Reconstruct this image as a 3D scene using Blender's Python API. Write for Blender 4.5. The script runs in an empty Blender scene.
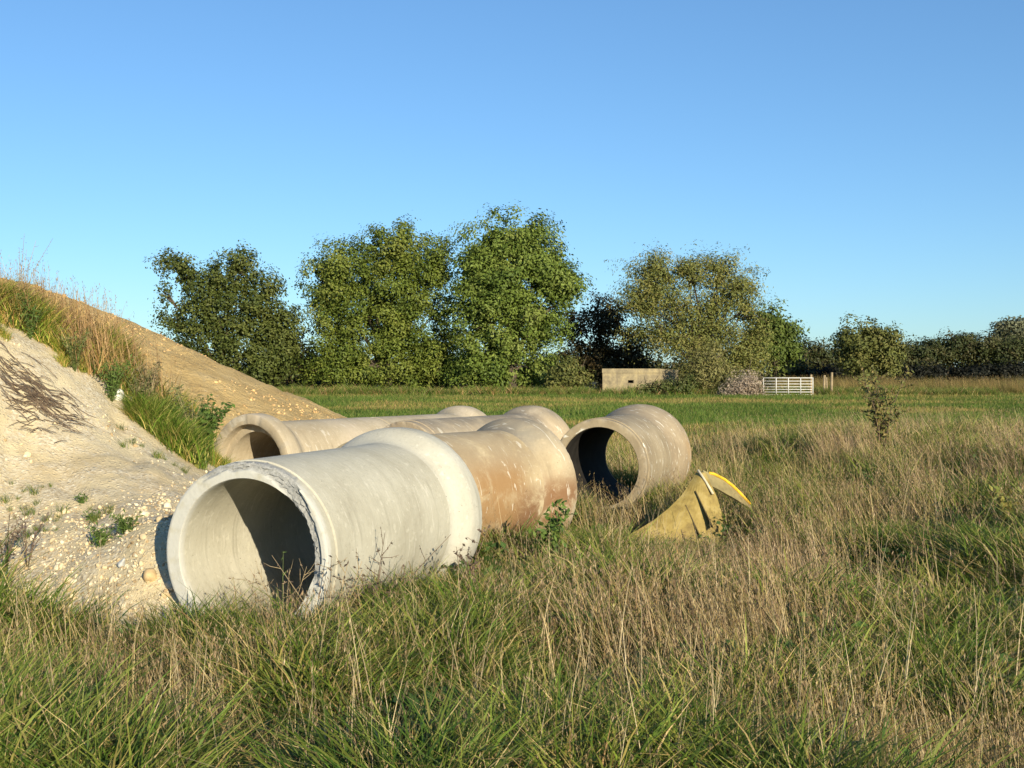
import bpy, bmesh, math, random
import numpy as np
from mathutils import Vector, Matrix

R = math.radians
rng = np.random.default_rng(7)
random.seed(7)
sc = bpy.context.scene
C = sc.collection

# ------------------------------------------------------------------ camera, sky, sun, exposure
FOC, PITCH, EYE = 1150.0, 0.507, 1.91
cam = bpy.data.objects.new("camera", bpy.data.cameras.new("camera"))
C.objects.link(cam)
cam.data.sensor_width = 36.0
cam.data.lens = FOC / 1024 * 36.0
cam.data.clip_start = 0.1
cam.data.clip_end = 6000
cam.location = (0, 0, EYE)
cam.rotation_euler = (R(90 - PITCH), 0, 0)
sc.camera = cam

SUN_EL, SUN_AZ = R(16.5), R(154.0)
world = bpy.data.worlds.new("World")
sc.world = world
world.use_nodes = True
wn = world.node_tree
bg = wn.nodes["Background"]
sky = wn.nodes.new("ShaderNodeTexSky")
sky.sky_type = 'NISHITA'
sky.sun_disc = False
sky.sun_elevation = SUN_EL
sky.sun_rotation = SUN_AZ
sky.altitude = 50
sky.air_density = 1.0
sky.dust_density = 0.15
sky.ozone_density = 3.0
gam = wn.nodes.new("ShaderNodeGamma"); gam.inputs[1].default_value = 0.82
tnt = wn.nodes.new("ShaderNodeMix"); tnt.data_type = 'RGBA'; tnt.blend_type = 'MULTIPLY'
tnt.inputs[0].default_value = 1.0; tnt.inputs[7].default_value = (0.73, 1.03, 1.30, 1)
wn.links.new(sky.outputs[0], gam.inputs[0]); wn.links.new(gam.outputs[0], tnt.inputs[6]); wn.links.new(tnt.outputs[2], bg.inputs[0])
bg.inputs[1].default_value = 0.112
sd = bpy.data.lights.new("sun", 'SUN')
sd.energy = 5.0
sd.angle = R(0.5)
sd.color = (1.0, 0.89, 0.67)
sun = bpy.data.objects.new("sun", sd)
C.objects.link(sun)
sdir = Vector((math.sin(SUN_AZ) * math.cos(SUN_EL), math.cos(SUN_AZ) * math.cos(SUN_EL), math.sin(SUN_EL)))
sun.rotation_euler = sdir.to_track_quat('Z', 'Y').to_euler()
sun.location = (20, -20, 20)
sc.view_settings.view_transform = 'Standard'
sc.view_settings.look = 'None'
sc.view_settings.gamma = 1.0
sc.view_settings.exposure = 0.58

# ------------------------------------------------------------------ helpers
_p = R(PITCH)
def W(px, py, depth, zlift=0.0):
    """world point lying `depth` metres in front of the viewpoint"""
    a = (px - 512) / FOC
    b = (384 - py) / FOC
    ys = math.cos(_p) + b * math.sin(_p)
    zs = -math.sin(_p) + b * math.cos(_p)
    t = depth / ys
    return np.array([a * t, depth, EYE + zs * t + zlift])

def tag(o, label=None, cat=None, group=None, kind=None):
    if label: o["label"] = label
    if cat: o["category"] = cat
    if group: o["group"] = group
    if kind: o["kind"] = kind
    return o

def empty(name, loc, rz=0.0):
    o = bpy.data.objects.new(name, None)
    o.empty_display_size = 0.2
    o.location = loc
    o.rotation_euler = (0, 0, rz)
    C.objects.link(o)
    return o

def mesh_obj(name, verts, faces, mat, parent=None, smooth=False, cols=None, loc=None, mats=None, midx=None):
    me = bpy.data.meshes.new(name)
    if isinstance(faces, np.ndarray):
        n, k = faces.shape
        me.vertices.add(len(verts)); me.vertices.foreach_set("co", np.asarray(verts, np.float32).ravel())
        me.loops.add(n * k); me.loops.foreach_set("vertex_index", faces.astype(np.int32).ravel())
        me.polygons.add(n)
        me.polygons.foreach_set("loop_start", np.arange(0, n * k, k, dtype=np.int32))
        me.polygons.foreach_set("loop_total", np.full(n, k, np.int32))
        me.update(calc_edges=True)
        me.validate()
    else:
        me.from_pydata([tuple(v) for v in verts], [], [tuple(f) for f in faces])
        me.update()
    if mats:
        for m in mats: me.materials.append(m)
        if midx is not None: me.polygons.foreach_set("material_index", np.asarray(midx, np.int32))
    elif mat: me.materials.append(mat)
    if smooth:
        me.polygons.foreach_set("use_smooth", np.ones(len(me.polygons), bool))
    if cols is not None:
        a = me.color_attributes.new("Col", 'FLOAT_COLOR', 'POINT')
        c = np.ones((len(verts), 4), np.float32); c[:, :cols.shape[1]] = cols
        a.data.foreach_set("color", c.ravel())
    o = bpy.data.objects.new(name, me)
    if parent is not None: o.parent = parent
    if loc is not None: o.location = loc
    C.objects.link(o)
    return o

def smooth01(x, a, b):
    t = np.clip((x - a) / (b - a), 0, 1)
    return t * t * (3 - 2 * t)

_tab = np.random.default_rng(3).random((256, 256))
def vnoise(x, y, s=1.0, oct=3):
    x = np.asarray(x, float) / s; y = np.asarray(y, float) / s
    out = 0; amp = 1; tot = 0
    for k in range(oct):
        xi = np.floor(x).astype(int); yi = np.floor(y).astype(int)
        fx = x - xi; fy = y - yi
        fx = fx * fx * (3 - 2 * fx); fy = fy * fy * (3 - 2 * fy)
        g = lambda i, j: _tab[(xi + i + 37 * k) % 256, (yi + j + 91 * k) % 256]
        out = out + amp * ((g(0, 0) * (1 - fx) + g(1, 0) * fx) * (1 - fy) + (g(0, 1) * (1 - fx) + g(1, 1) * fx) * fy)
        tot += amp; amp *= 0.5; x = x * 2.03; y = y * 2.03
    return out / tot

# ---- node helpers
def new_mat(name):
    m = bpy.data.materials.new(name); m.use_nodes = True
    nt = m.node_tree
    b = nt.nodes["Principled BSDF"]
    b.inputs["Roughness"].default_value = 0.9
    b.inputs["Specular IOR Level"].default_value = 0.2
    return m, nt, b

class N:
    def __init__(self, nt): self.nt = nt
    def n(self, t, **kw):
        o = self.nt.nodes.new(t)
        for k, v in kw.items(): setattr(o, k, v)
        return o
    def L(self, a, b): self.nt.links.new(a, b)
    def coords(self, kind="Object", scale=(1, 1, 1), loc=(0, 0, 0)):
        t = self.n("ShaderNodeTexCoord"); m = self.n("ShaderNodeMapping")
        m.inputs["Scale"].default_value = scale; m.inputs["Location"].default_value = loc
        self.L(t.outputs[kind], m.inputs[0]); return m.outputs[0]
    def noise(self, vec, scale, detail=4, rough=0.55, dist=0.0):
        o = self.n("ShaderNodeTexNoise")
        o.inputs["Scale"].default_value = scale; o.inputs["Detail"].default_value = detail
        o.inputs["Roughness"].default_value = rough; o.inputs["Distortion"].default_value = dist
        if vec is not None: self.L(vec, o.inputs["Vector"])
        return o.outputs["Fac"]
    def ramp(self, fac, stops, interp='LINEAR'):
        o = self.n("ShaderNodeValToRGB"); r = o.color_ramp; r.interpolation = interp
        while len(r.elements) < len(stops): r.elements.new(0.5)
        for e, (p, c) in zip(r.elements, stops):
            e.position = p; e.color = (*c, 1) if len(c) == 3 else c
        self.L(fac, o.inputs[0]); return o.outputs[0]
    def rng(self, v, a, b, c=0.0, d=1.0):
        o = self.n("ShaderNodeMapRange"); o.interpolation_type = 'SMOOTHSTEP'
        for i, x in zip(("From Min", "From Max", "To Min", "To Max"), (a, b, c, d)): o.inputs[i].default_value = x
        self.L(v, o.inputs["Value"]); return o.outputs[0]
    def math(self, op, a, b=None):
        o = self.n("ShaderNodeMath", operation=op)
        for i, x in enumerate((a, b)):
            if x is None: continue
            if isinstance(x, (int, float)): o.inputs[i].default_value = x
            else: self.L(x, o.inputs[i])
        return o.outputs[0]
    def mix(self, fac, a, b, mode='MIX'):
        o = self.n("ShaderNodeMix", data_type='RGBA', blend_type=mode)
        for i, x in ((0, fac), (6, a), (7, b)):
            if isinstance(x, (int, float)): o.inputs[i].default_value = x
            elif isinstance(x, tuple): o.inputs[i].default_value = (*x, 1)
            else: self.L(x, o.inputs[i])
        return o.outputs[2]
    def bump(self, h, strength, dist, bsdf):
        o = self.n("ShaderNodeBump"); o.inputs["Strength"].default_value = strength; o.inputs["Distance"].default_value = dist
        self.L(h, o.inputs["Height"]); self.L(o.outputs[0], bsdf.inputs["Normal"])

def simple_mat(name, col, var=0.25, scale=8, rough=0.85, bump=0.0, metal=0.0):
    m, nt, b = new_mat(name); n = N(nt)
    f = n.noise(n.coords(), scale, 5)
    lo = tuple(c * (1 - var) for c in col); hi = tuple(min(1, c * (1 + var)) for c in col)
    n.L(n.ramp(f, [(0.3, lo), (0.7, hi)]), b.inputs["Base Color"])
    b.inputs["Roughness"].default_value = rough; b.inputs["Metallic"].default_value = metal
    if bump: n.bump(f, bump, 0.02, b)
    return m

def leaf_mat(name, trans=0.3, use_tint=False, gloss=0.25):
    m, nt, b = new_mat(name); n = N(nt)
    at = n.n("ShaderNodeAttribute"); at.attribute_name = "Col"
    col = at.outputs["Color"]
    if use_tint:
        t = n.n("ShaderNodeAttribute"); t.attribute_name = "tint"; t.attribute_type = 'INSTANCER'
        col = n.mix(1.0, col, t.outputs["Color"], 'MULTIPLY')
    n.L(col, b.inputs["Base Color"])
    b.inputs["Roughness"].default_value = 0.6; b.inputs["Specular IOR Level"].default_value = gloss
    tr = n.n("ShaderNodeBsdfTranslucent"); n.L(col, tr.inputs[0])
    mx = n.n("ShaderNodeMixShader"); mx.inputs[0].default_value = trans
    n.L(b.outputs[0], mx.inputs[1]); n.L(tr.outputs[0], mx.inputs[2])
    n.L(mx.outputs[0], nt.nodes["Material Output"].inputs[0])
    return m

# ------------------------------------------------------------------ terrain
PIPES = dict(  # near end x, y, yaw (deg from +y towards +x), axis lift, socket at near end?
    A=(-1.808, 7.76, 19.70, 0.033, False),
    B=(-1.419, 10.725, 37.4, 0.016, False),
    F=(1.139, 15.03, 19.2, 0.043, False),
    C=(-3.50, 15.297, 34.0, -0.030, True),
    D=(-2.174, 17.295, 33.6, -0.035, False),
    E=(-1.437, 15.22, 32.6, 0.005, False))
RO, RI, RB, PL = 0.645, 0.52, 0.766, 2.498

def pipe_uv(k, x, y):
    px, py, yaw, _, _ = PIPES[k]
    d = (math.sin(R(yaw)), math.cos(R(yaw)))
    s = (x - px) * d[0] + (y - py) * d[1]
    l = (x - px) * d[1] - (y - py) * d[0]      # + = right of the axis
    return s, l

def ground_h(x, y):
    x = np.asarray(x, float); y = np.asarray(y, float)
    h = 0.36 * smooth01(y, 32, 88)
    h = h + 0.55 * smooth01(x, 2.8, 7.5) * smooth01(y, 5, 11) * (1 - smooth01(y, 26, 50))
    near = 1 - smooth01(y, 20, 40)
    h = h + near * 0.09 * (vnoise(x + 50, y + 50, 1.6, 3) - 0.5)
    h = h + 0.12 * (vnoise(x + 300, y + 200, 9.0, 2) - 0.5) * smooth01(y, 19, 30)
    return h

# thin-plate surface of the chalk heap through measured points
cp = [W(0, 604, 8.5), W(80, 612, 8.2), W(150, 604, 8.05), W(150, 540, 8.6), W(100, 520, 9.4), W(0, 520, 9.8), W(50, 450, 11.0),
      W(150, 470, 11.0), W(200, 470, 12.5), W(100, 402, 12.3), W(0, 337, 12.0), W(40, 560, 9.0), W(-60, 300, 11.8), W(-120, 400, 10.4)]
cp = [tuple(c) for c in cp] + [
      (-6.6, 13.0, 2.8), (-8.5, 13.0, 3.0), (-8.5, 10.0, 2.1), (-6.5, 9.2, 1.1), (-5.4, 8.0, 0.25), (-7.5, 7.6, 0.3),
      (-3.6, 7.4, -0.08), (-2.4, 7.2, -0.1), (-5, 6.4, -0.15), (-2.0, 9.6, 0.42), (-1.7, 10.6, 0.25), (-1.9, 11.6, 0.1),
      tuple(W(100, 352, 13.8)), tuple(W(150, 395, 13.8)), tuple(W(190, 425, 14.2)), (-6.2, 13.8, 2.75), (-4.6, 15.6, 1.15), (-3.1, 14.2, 0.3), (-2.4, 13.2, 0.1), (-5.0, 17.0, 0.4), (-7, 16.5, 1.6),
      (-8.5, 18.5, 0.3), (-3.0, 17.5, -0.15), (-5, 19.5, -0.2), (-1, 13.5, -0.15), (-8.5, 20, -0.2), (-0.6, 11.6, -0.15)]
cp = np.array(cp)
def _tps_k(d2):
    return np.where(d2 > 1e-9, d2 * np.log(np.maximum(d2, 1e-9)) * 0.5, 0.0)
_n = len(cp)
_K = _tps_k(((cp[:, None, :2] - cp[None, :, :2]) ** 2).sum(-1)) + np.eye(_n) * 0.02
_P = np.c_[np.ones(_n), cp[:, :2]]
_sol = np.linalg.solve(np.block([[_K, _P], [_P.T, np.zeros((3, 3))]]), np.r_[cp[:, 2], 0, 0, 0])
def chalk_h(x, y):
    x = np.asarray(x, float); y = np.asarray(y, float); sh = x.shape
    q = np.c_[x.ravel(), y.ravel()]
    d2 = ((q[:, None, :] - cp[None, :, :2]) ** 2).sum(-1)
    h = _tps_k(d2) @ _sol[:_n] + _sol[_n] + q @ _sol[_n + 1:]
    h = h.reshape(sh)
    h = h + 0.10 * (vnoise(x, y, 0.9, 4) - 0.5) * smooth01(h, 0.0, 0.5) + 0.05 * (vnoise(x + 9, y, 0.25, 3) - 0.5) * smooth01(h, 0, .3)
    # gullies running down the slope
    h = h - 0.05 * smooth01(vnoise((x + y * 0.6) * 2.2, (y - x) * 0.35, 0.7, 2), 0.55, 0.8) * smooth01(h, 0.2, 0.8)
    # keep out of the pipes
    for k, w in (("A", 0.50), ("B", 0.62), ("C", 0.5)):
        s, l = pipe_uv(k, x, y)
        inside = smooth01(s, -0.25 if k != "A" else -0.02, 0.05) * (1 - smooth01(s, PL - .05, PL + 0.15))
        t = smooth01(-l, w, w + 0.13)
        right = (l > -w)
        lim = np.where(right, -0.2, -0.2 + t * 4)
        h = np.where(inside > 0.5, np.minimum(h, lim), h)
    # skirt
    edge = smooth01(x, -0.9, -1.9) if False else 1 - smooth01(x, -1.6, -0.7)
    edge = edge * (1 - smooth01(y, 18.5, 20)) * smooth01(y, 6.4, 7.2)
    return h * edge - 0.3 * (1 - edge) - 0.02

SX, SY = -11.65, 25.5
def sand_h(x, y):
    dx = np.where(x > SX, x - SX, (x - SX) * 0.25); dy = (y - SY) * 1.05
    r = np.sqrt(dx * dx + dy * dy)
    wob = 0.5 * (vnoise(x + 70, y + 30, 3.0, 3) - 0.5)
    r = np.sqrt(r * r + 1.2)
    h = 4.60 - 0.475 * (r + wob)
    h = h + 0.14 * (vnoise(x + 20, y, 0.7, 5) - 0.5) - 0.05 * smooth01(vnoise((x - y) * .3, (x + y) * 1.6, .6, 2), .5, .8)
    return np.maximum(h, -0.3)

def surf_h(x, y):
    return np.maximum(np.maximum(ground_h(x, y), chalk_h(x, y)), sand_h(x, y))

# ---- ground sheet
def axis(pts):
    out = []
    for a, b, st in pts: out.append(np.arange(a, b, st))
    return np.concatenate(out)
gx = axis([(-3000, -400, 400), (-400, -80, 40), (-80, -14, 3), (-14, 14, 0.22), (14, 80, 3), (80, 400, 40), (400, 3001, 400)])
gy = axis([(-300, -20, 40), (-20, 1, 3), (1, 24, 0.22), (24, 110, 2), (110, 400, 30), (400, 4001, 400)])
X, Y = np.meshgrid(gx, gy, indexing='xy')
Z = ground_h(X, Y)
def grid_faces(nx, ny):
    i = np.arange(nx * ny).reshape(ny, nx)
    return np.stack([i[:-1, :-1], i[:-1, 1:], i[1:, 1:], i[1:, :-1]], -1).reshape(-1, 4)
m, nt, b = new_mat("meadow_soil"); n = N(nt)
v = n.coords("Object")
c1 = n.ramp(n.noise(v, 0.9, 6, 0.65), [(0.3, (0.022, 0.03, 0.01)), (0.5, (0.04, 0.048, 0.016)), (0.72, (0.075, 0.06, 0.03))])
vs = n.coords("Object", scale=(0.05, 0.22, 1))
band = n.rng(n.noise(vs, 1.6, 4, 0.6), 0.52, 0.66)
c2 = n.mix(n.math('MULTIPLY', band, 0.75), c1, (0.26, 0.2, 0.1))
n.L(c2, b.inputs["Base Color"])
n.bump(n.noise(v, 14, 5), 0.8, 0.05, b)
GROUND = m
g = mesh_obj("ground", np.stack([X.ravel(), Y.ravel(), Z.ravel()], 1), grid_faces(len(gx), len(gy)), m, smooth=True)
tag(g, "rough grassy ground of the field running back to the tree line", kind="structure")

# ---- chalk heap
m, nt, b = new_mat("chalk_rubble"); n = N(nt)
v = n.coords("Object")
big = n.noise(v, 0.8, 4, 0.6)
c1 = n.ramp(big, [(0.32, (0.49, 0.38, 0.215)), (0.5, (0.60, 0.485, 0.29)), (0.7, (0.66, 0.555, 0.355))])
vor = n.n("ShaderNodeTexVoronoi"); vor.inputs["Scale"].default_value = 24; n.L(v, vor.inputs["Vector"])
peb = n.rng(vor.outputs["Distance"], 0.18, 0.42)
pcol = n.ramp(n.n("ShaderNodeSeparateColor").outputs[0] if False else n.noise(v, 30, 3), [(0.35, (0.40, 0.31, 0.19)), (0.55, (0.58, 0.5, 0.36)), (0.75, (0.74, 0.69, 0.56))])
c2 = n.mix(n.math('MULTIPLY', n.rng(n.noise(v, 3.1, 4), 0.4, 0.62), 0.8), c1, pcol)
dirt = n.rng(n.noise(v, 1.7, 5, 0.7), 0.56, 0.72)
c3 = n.mix(n.math('MULTIPLY', dirt, 0.4), c2, (0.38, 0.27, 0.14))
n.L(c3, b.inputs["Base Color"])
h = n.math('ADD', n.math('MULTIPLY', peb, -0.35), n.noise(v, 45, 6, 0.7))
n.bump(h, 0.8, 0.02, b)
CHALK = m
hx = np.arange(-9, -0.55, 0.05); hy = np.arange(6.3, 20.2, 0.05)
HX, HY = np.meshgrid(hx, hy)
HZ = chalk_h(HX, HY) + np.random.default_rng(5).normal(0, .0045, HX.shape)
o = mesh_obj("chalk_heap", np.stack([HX.ravel(), HY.ravel(), HZ.ravel()], 1), grid_faces(len(hx), len(hy)), m, smooth=True)
tag(o, "pale stony chalk spoil heap sloping down to the front pipe", "spoil heap")

# ---- sand heap
m, nt, b = new_mat("sandy_soil"); n = N(nt)
v = n.coords("Object")
c1 = n.ramp(n.noise(v, 1.3, 6, 0.65), [(0.3, (0.47, 0.315, 0.125)), (0.55, (0.58, 0.405, 0.17)), (0.75, (0.64, 0.47, 0.225))])
sp = n.rng(n.noise(v, 9, 3), 0.62, 0.7)
c2 = n.mix(n.math('MULTIPLY', sp, 0.5), c1, (0.64, 0.5, 0.3))
sp2 = n.rng(n.noise(v, 5, 4), 0.64, 0.72)
c2 = n.mix(n.math('MULTIPLY', sp2, 0.5), c2, (0.26, 0.17, 0.08))
n.L(c2, b.inputs["Base Color"])
n.bump(n.noise(v, 7, 8, 0.7), 1.0, 0.12, b)
SAND = m
hx = np.arange(-30, -0.5, 0.11); hy = np.arange(16, 34, 0.11)
HX, HY = np.meshgrid(hx, hy)
HZ = sand_h(HX, HY)
o = mesh_obj("sand_heap", np.stack([HX.ravel(), HY.ravel(), HZ.ravel()], 1), grid_faces(len(hx), len(hy)), m, smooth=True)
tag(o, "smooth orange tan heap of sandy soil behind the chalk heap", "spoil heap")

# ------------------------------------------------------------------ concrete pipes
def concrete(name, c_lo, c_mid, c_hi, rimcol=None, stain=None, stain_col=(0.3, 0.16, 0.07), top_dirt=0.0, scratch=0.0, seed=0.0, bump=0.35, rings=0.35):
    """stain: (s0, s1, amount) axial range in metres"""
    m, nt, b = new_mat(name); n = N(nt)
    v = n.coords("Object", loc=(seed, seed * 1.7, 0))
    vraw = n.coords("Object")
    col = n.ramp(n.noise(v, 1.6, 6, 0.62, 0.4), [(0.3, c_lo), (0.5, c_mid), (0.7, c_hi)])
    vr = n.coords("Object", scale=(9, 0.5, 0.5), loc=(seed, 0, 0))       # casting rings round the barrel
    ring = n.noise(vr, 1.5, 4, 0.6)
    col = n.mix(n.math('MULTIPLY', n.rng(ring, 0.45, 0.75), rings), col, tuple(c * 0.72 for c in c_lo))
    fine = n.noise(v, 38, 4, 0.7)
    col = n.mix(n.math('MULTIPLY', n.rng(fine, 0.52, 0.75), 0.28), col, tuple(c * 0.5 for c in c_lo))
    col = n.mix(n.math('MULTIPLY', n.rng(n.noise(v, 17, 3), 0.58, 0.72), 0.35), col, tuple(min(1, c * 1.25) for c in c_hi))
    sep = n.n("ShaderNodeSeparateXYZ"); n.L(vraw, sep.inputs[0])
    # rain streaks running down the flanks, soil splashed on the lower part, small air holes
    vd = n.coords("Object", scale=(7, 1.2, 0.7), loc=(seed, 2, 5))
    drip = n.math('MULTIPLY', n.rng(n.noise(vd, 1.6, 4, 0.65), 0.55, 0.72), n.rng(sep.outputs[2], 0.6, 0.1))
    col = n.mix(n.math('MULTIPLY', drip, 0.38), col, tuple(c * 0.5 for c in c_lo))
    sp_ = n.math('MULTIPLY', n.rng(sep.outputs[2], -0.15, -0.5), n.rng(n.noise(v, 5, 6, 0.75), 0.36, 0.62))
    col = n.mix(n.math('MULTIPLY', sp_, 0.6), col, (0.17, 0.135, 0.085))
    hol = n.n("ShaderNodeTexVoronoi"); hol.inputs["Scale"].default_value = 17; n.L(v, hol.inputs["Vector"])
    col = n.mix(n.math('MULTIPLY', n.rng(hol.outputs["Distance"], 0.10, 0.05), n.rng(n.noise(v, 2.2, 3), .5, .6)), col, tuple(c * 0.3 for c in c_lo))
    if stain:
        for (s0, s1, z0, z1, amt, sc_) in stain:
            w = n.math('MULTIPLY', n.rng(sep.outputs[0], s0 - .2, s0 + .2), n.rng(sep.outputs[0], s1 - .2, s1 + .2, 1, 0))
            w = n.math('MULTIPLY', w, n.math('MULTIPLY', n.rng(sep.outputs[2], z0 - .15, z0 + .15), n.rng(sep.outputs[2], z1 - .15, z1 + .15, 1, 0)))
            f = n.math('MULTIPLY', n.rng(n.noise(v, 2.4, 6, 0.68, 0.6), 0.34, 0.56), w)
            col = n.mix(n.math('MULTIPLY', f, amt), col, sc_)
    if top_dirt:
        geo = n.n("ShaderNodeTexCoord"); sp = n.n("ShaderNodeSeparateXYZ"); n.L(geo.outputs["Normal"], sp.inputs[0])
        f = n.math('MULTIPLY', n.rng(sp.outputs[2], 0.55, 0.95), n.rng(n.noise(v, 2.8, 5, 0.7), 0.3, 0.6))
        col = n.mix(n.math('MULTIPLY', f, top_dirt), col, (0.21, 0.18, 0.14))
    if scratch:
        vv = n.coords("Object", scale=(9, 1.6, 1.6), loc=(seed * 3, 1, 2))
        f = n.math('MULTIPLY', n.rng(n.noise(vv, 2.0, 3, 0.5, 1.2), 0.63, 0.665), n.rng(n.noise(v, 7, 3), .38, .5))
        col = n.mix(n.math('MULTIPLY', f, scratch), col, (0.66, 0.62, 0.52))
    if rimcol:
        col = n.mix(n.math('MULTIPLY', n.rng(sep.outputs[0], 0.075, 0.02), n.rng(n.noise(v, 9, 4), .25, .5)), col, rimcol)
    at = n.n("ShaderNodeAttribute"); at.attribute_name = "Col"
    brk = n.ramp(n.noise(v, 60, 5, 0.8), [(0.33, (0.19, 0.19, 0.18)), (0.5, (0.30, 0.295, 0.275)), (0.68, (0.44, 0.43, 0.40))])
    col = n.mix(at.outputs["Fac"], col, brk)
    n.L(col, b.inputs["Base Color"])
    hh = n.math('ADD', n.noise(v, 24, 6, 0.7), n.math('MULTIPLY', ring, 0.5))
    n.bump(hh, bump, 0.015, b)
    return m

NA = 160
def lathe(prof, NAng=NA, breakf=None):
    """prof: list of (s, r); axis local +x; angle from the top towards the right of the axis"""
    prof = np.array(prof); a = np.linspace(0, 2 * np.pi, NAng, endpoint=False)
    S = np.repeat(prof[:, 0][:, None], NAng, 1); Rr = np.repeat(prof[:, 1][:, None], NAng, 1)
    A = np.repeat(a[None], len(prof), 0)
    br = np.zeros_like(S)
    if breakf is not None:
        S, Rr, br = breakf(S, Rr, A)
    V = np.stack([S, -Rr * np.sin(A), Rr * np.cos(A)], -1).reshape(-1, 3)
    i = np.arange(len(prof) * NAng).reshape(len(prof), NAng)
    j = np.roll(i, -1, 1)
    F = np.stack([i[:-1], i[1:], j[1:], j[:-1]], -1).reshape(-1, 4)
    return V, F, np.repeat(br.reshape(-1, 1), 3, 1)

def lip_break(a0, a1, depth):
    def f(S, Rr, A):
        a = (A + np.pi) % (2 * np.pi) - np.pi
        t = (a - a0) / (a1 - a0)
        nz = vnoise(np.cos(A) * 3 + 9, np.sin(A) * 3 + 5, 0.35, 4)
        nz2 = vnoise(np.cos(A) * 9 + Rr * 60, np.sin(A) * 9 + S * 60, 0.4, 3)
        inarc = smooth01(t, 0.0, 0.06) * (1 - smooth01(t, 0.93, 1.0))
        cen = RO - 0.012 - smooth01(t, 0.25, 0.75) * (RO - RI - 0.02)
        wid = 0.035 + 0.045 * nz
        band = 1 - smooth01(np.abs(Rr - cen), wid * 0.75, wid)
        near = (S < 0.06)
        br = inarc * band * near
        S = S + br * depth * (0.35 + 0.9 * nz2)
        Rr = Rr + br * 0.03 * (nz2 - 0.5)
        return S, Rr, br
    return f

def chip(amount, seed):
    def f(S, Rr, A):
        nz = vnoise(np.cos(A) * 4 + seed, np.sin(A) * 4 + seed * 2, 0.5, 3)
        nz2 = vnoise(np.cos(A) * 12 + seed, np.sin(A) * 12 + S * 40, 0.5, 2)
        pe = S.max()
        out = smooth01(Rr, RO - .07, RO - .02)
        w = smooth01(nz + .25 * nz2, 0.66, 0.8) * ((S < 0.03) | ((S > pe - 0.03) & (pe > PL - .1))) * out
        d = np.where(S < 1, 1, -1)
        S = S + d * w * amount * nz2
        return S, Rr, w * 0.2
    return f

def make_pipe(k, label, mats, shade_lining=None, brk=None, PL=PL, flare=0.26):
    x, y, yaw, lift, near_socket = PIPES[k]
    root = empty("concrete_pipe", (x, y, RO + lift), R(90 - yaw))
    tag(root, label, "pipe", "concrete drainage pipes lying in the grass")
    s1 = PL - 0.19 - flare                                   # where the flare begins
    rim = [(0.0, RI + .008), (0.0, RI + .02)] + [(0.0, RI + .02 + (RO - RI - .045) * i / 8) for i in range(1, 9)] + [(0.008, RO - .013), (0.02, RO - .011)]
    inner = [(s1, RI), (1.3, RI), (0.5, RI), (0.2, RI), (0.06, RI), (0.02, RI + 0.002), (0.008, RI + .004)]
    outer = [(0.05, RO - .011), (0.115, RO - .011), (0.122, RO), (0.3, RO), (0.8, RO), (1.4, RO), (s1 - .1, RO), (s1, RO)]
    sock = [(s1, RO)]
    for i in range(1, 11):
        t = i / 10; sock.append((s1 + flare * t, RO + (RB - RO) * t * t * (3 - 2 * t)))
    sock += [(PL - 0.10, RB), (PL - 0.025, RB - 0.003), (PL - 0.006, RB - 0.010), (PL, RB - 0.025), (PL, RI + 0.125), (PL - 0.01, RI + 0.105),
             (PL - 0.14, RI + 0.095), (PL - 0.145, RI + 0.002), (PL - 0.16, RI), (s1, RI)]
    def fl(V):
        if near_socket:
            V = V.copy(); V[:, 0] = PL - V[:, 0]; V[:, 1] = -V[:, 1]
        return V
    V, F, Cc = lathe(inner[:0:-1][::-1] and inner + rim + outer, breakf=brk or chip(0.015, ord(k)))
    mesh_obj("barrel", fl(V), F[:, ::-1], mats[0], root, True, Cc)
    V, F, Cc = lathe(sock, breakf=chip(0.012, ord(k) + 3))
    o = mesh_obj("socket", fl(V), F[:, ::-1], mats[1], root, True, Cc)
    for ob in root.children:
        me = ob.data
        me.set_sharp_from_angle(angle=R(35))
    if shade_lining:
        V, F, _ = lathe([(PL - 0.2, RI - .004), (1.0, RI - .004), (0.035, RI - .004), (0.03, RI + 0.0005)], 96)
        mesh_obj("shade_lining", V, F[:, ::-1], shade_lining, root, True)
    return root

cA = concrete("pale_concrete", (0.37, 0.34, 0.26), (0.44, 0.41, 0.32), (0.50, 0.47, 0.38), rimcol=(0.49, 0.475, 0.42), scratch=0.3, seed=1.3, rings=0.22)
cA2 = concrete("whitish_concrete", (0.41, 0.385, 0.31), (0.475, 0.45, 0.37), (0.53, 0.505, 0.43), seed=2.2, rings=0.1)
cB = concrete("rust_stained_concrete", (0.33, 0.25, 0.145), (0.42, 0.33, 0.20), (0.50, 0.415, 0.275), scratch=0.5, seed=4.1, rings=0.2,
              stain=[(0.9, 1.75, -0.7, 0.38, 0.85, (0.27, 0.15, 0.06)), (1.6, 2.6, -0.55, 0.05, 0.95, (0.19, 0.10, 0.05)), (0.2, 1.2, -0.8, -0.1, 0.6, (0.30, 0.19, 0.09)), (0.4, 2.4, 0.3, 0.9, 0.5, (0.27, 0.21, 0.14))])
cB2 = concrete("rust_stained_socket", (0.35, 0.275, 0.17), (0.44, 0.355, 0.23), (0.50, 0.42, 0.29), scratch=0.55, seed=5.4, top_dirt=0.6, rings=0.1,
               stain=[(1.95, 2.6, -0.55, 0.15, 0.95, (0.20, 0.105, 0.05)), (1.9, 2.3, 0.5, 0.9, 0.7, (0.2, 0.19, 0.16))])
cC = concrete("dull_tan_concrete", (0.36, 0.29, 0.19), (0.43, 0.36, 0.25), (0.5, 0.42, 0.31), scratch=0.4, seed=7.0, top_dirt=0.15)
cE = concrete("dirty_tan_concrete", (0.32, 0.25, 0.17), (0.41, 0.33, 0.22), (0.48, 0.4, 0.29), scratch=0.5, seed=9.1, top_dirt=0.75)
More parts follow.
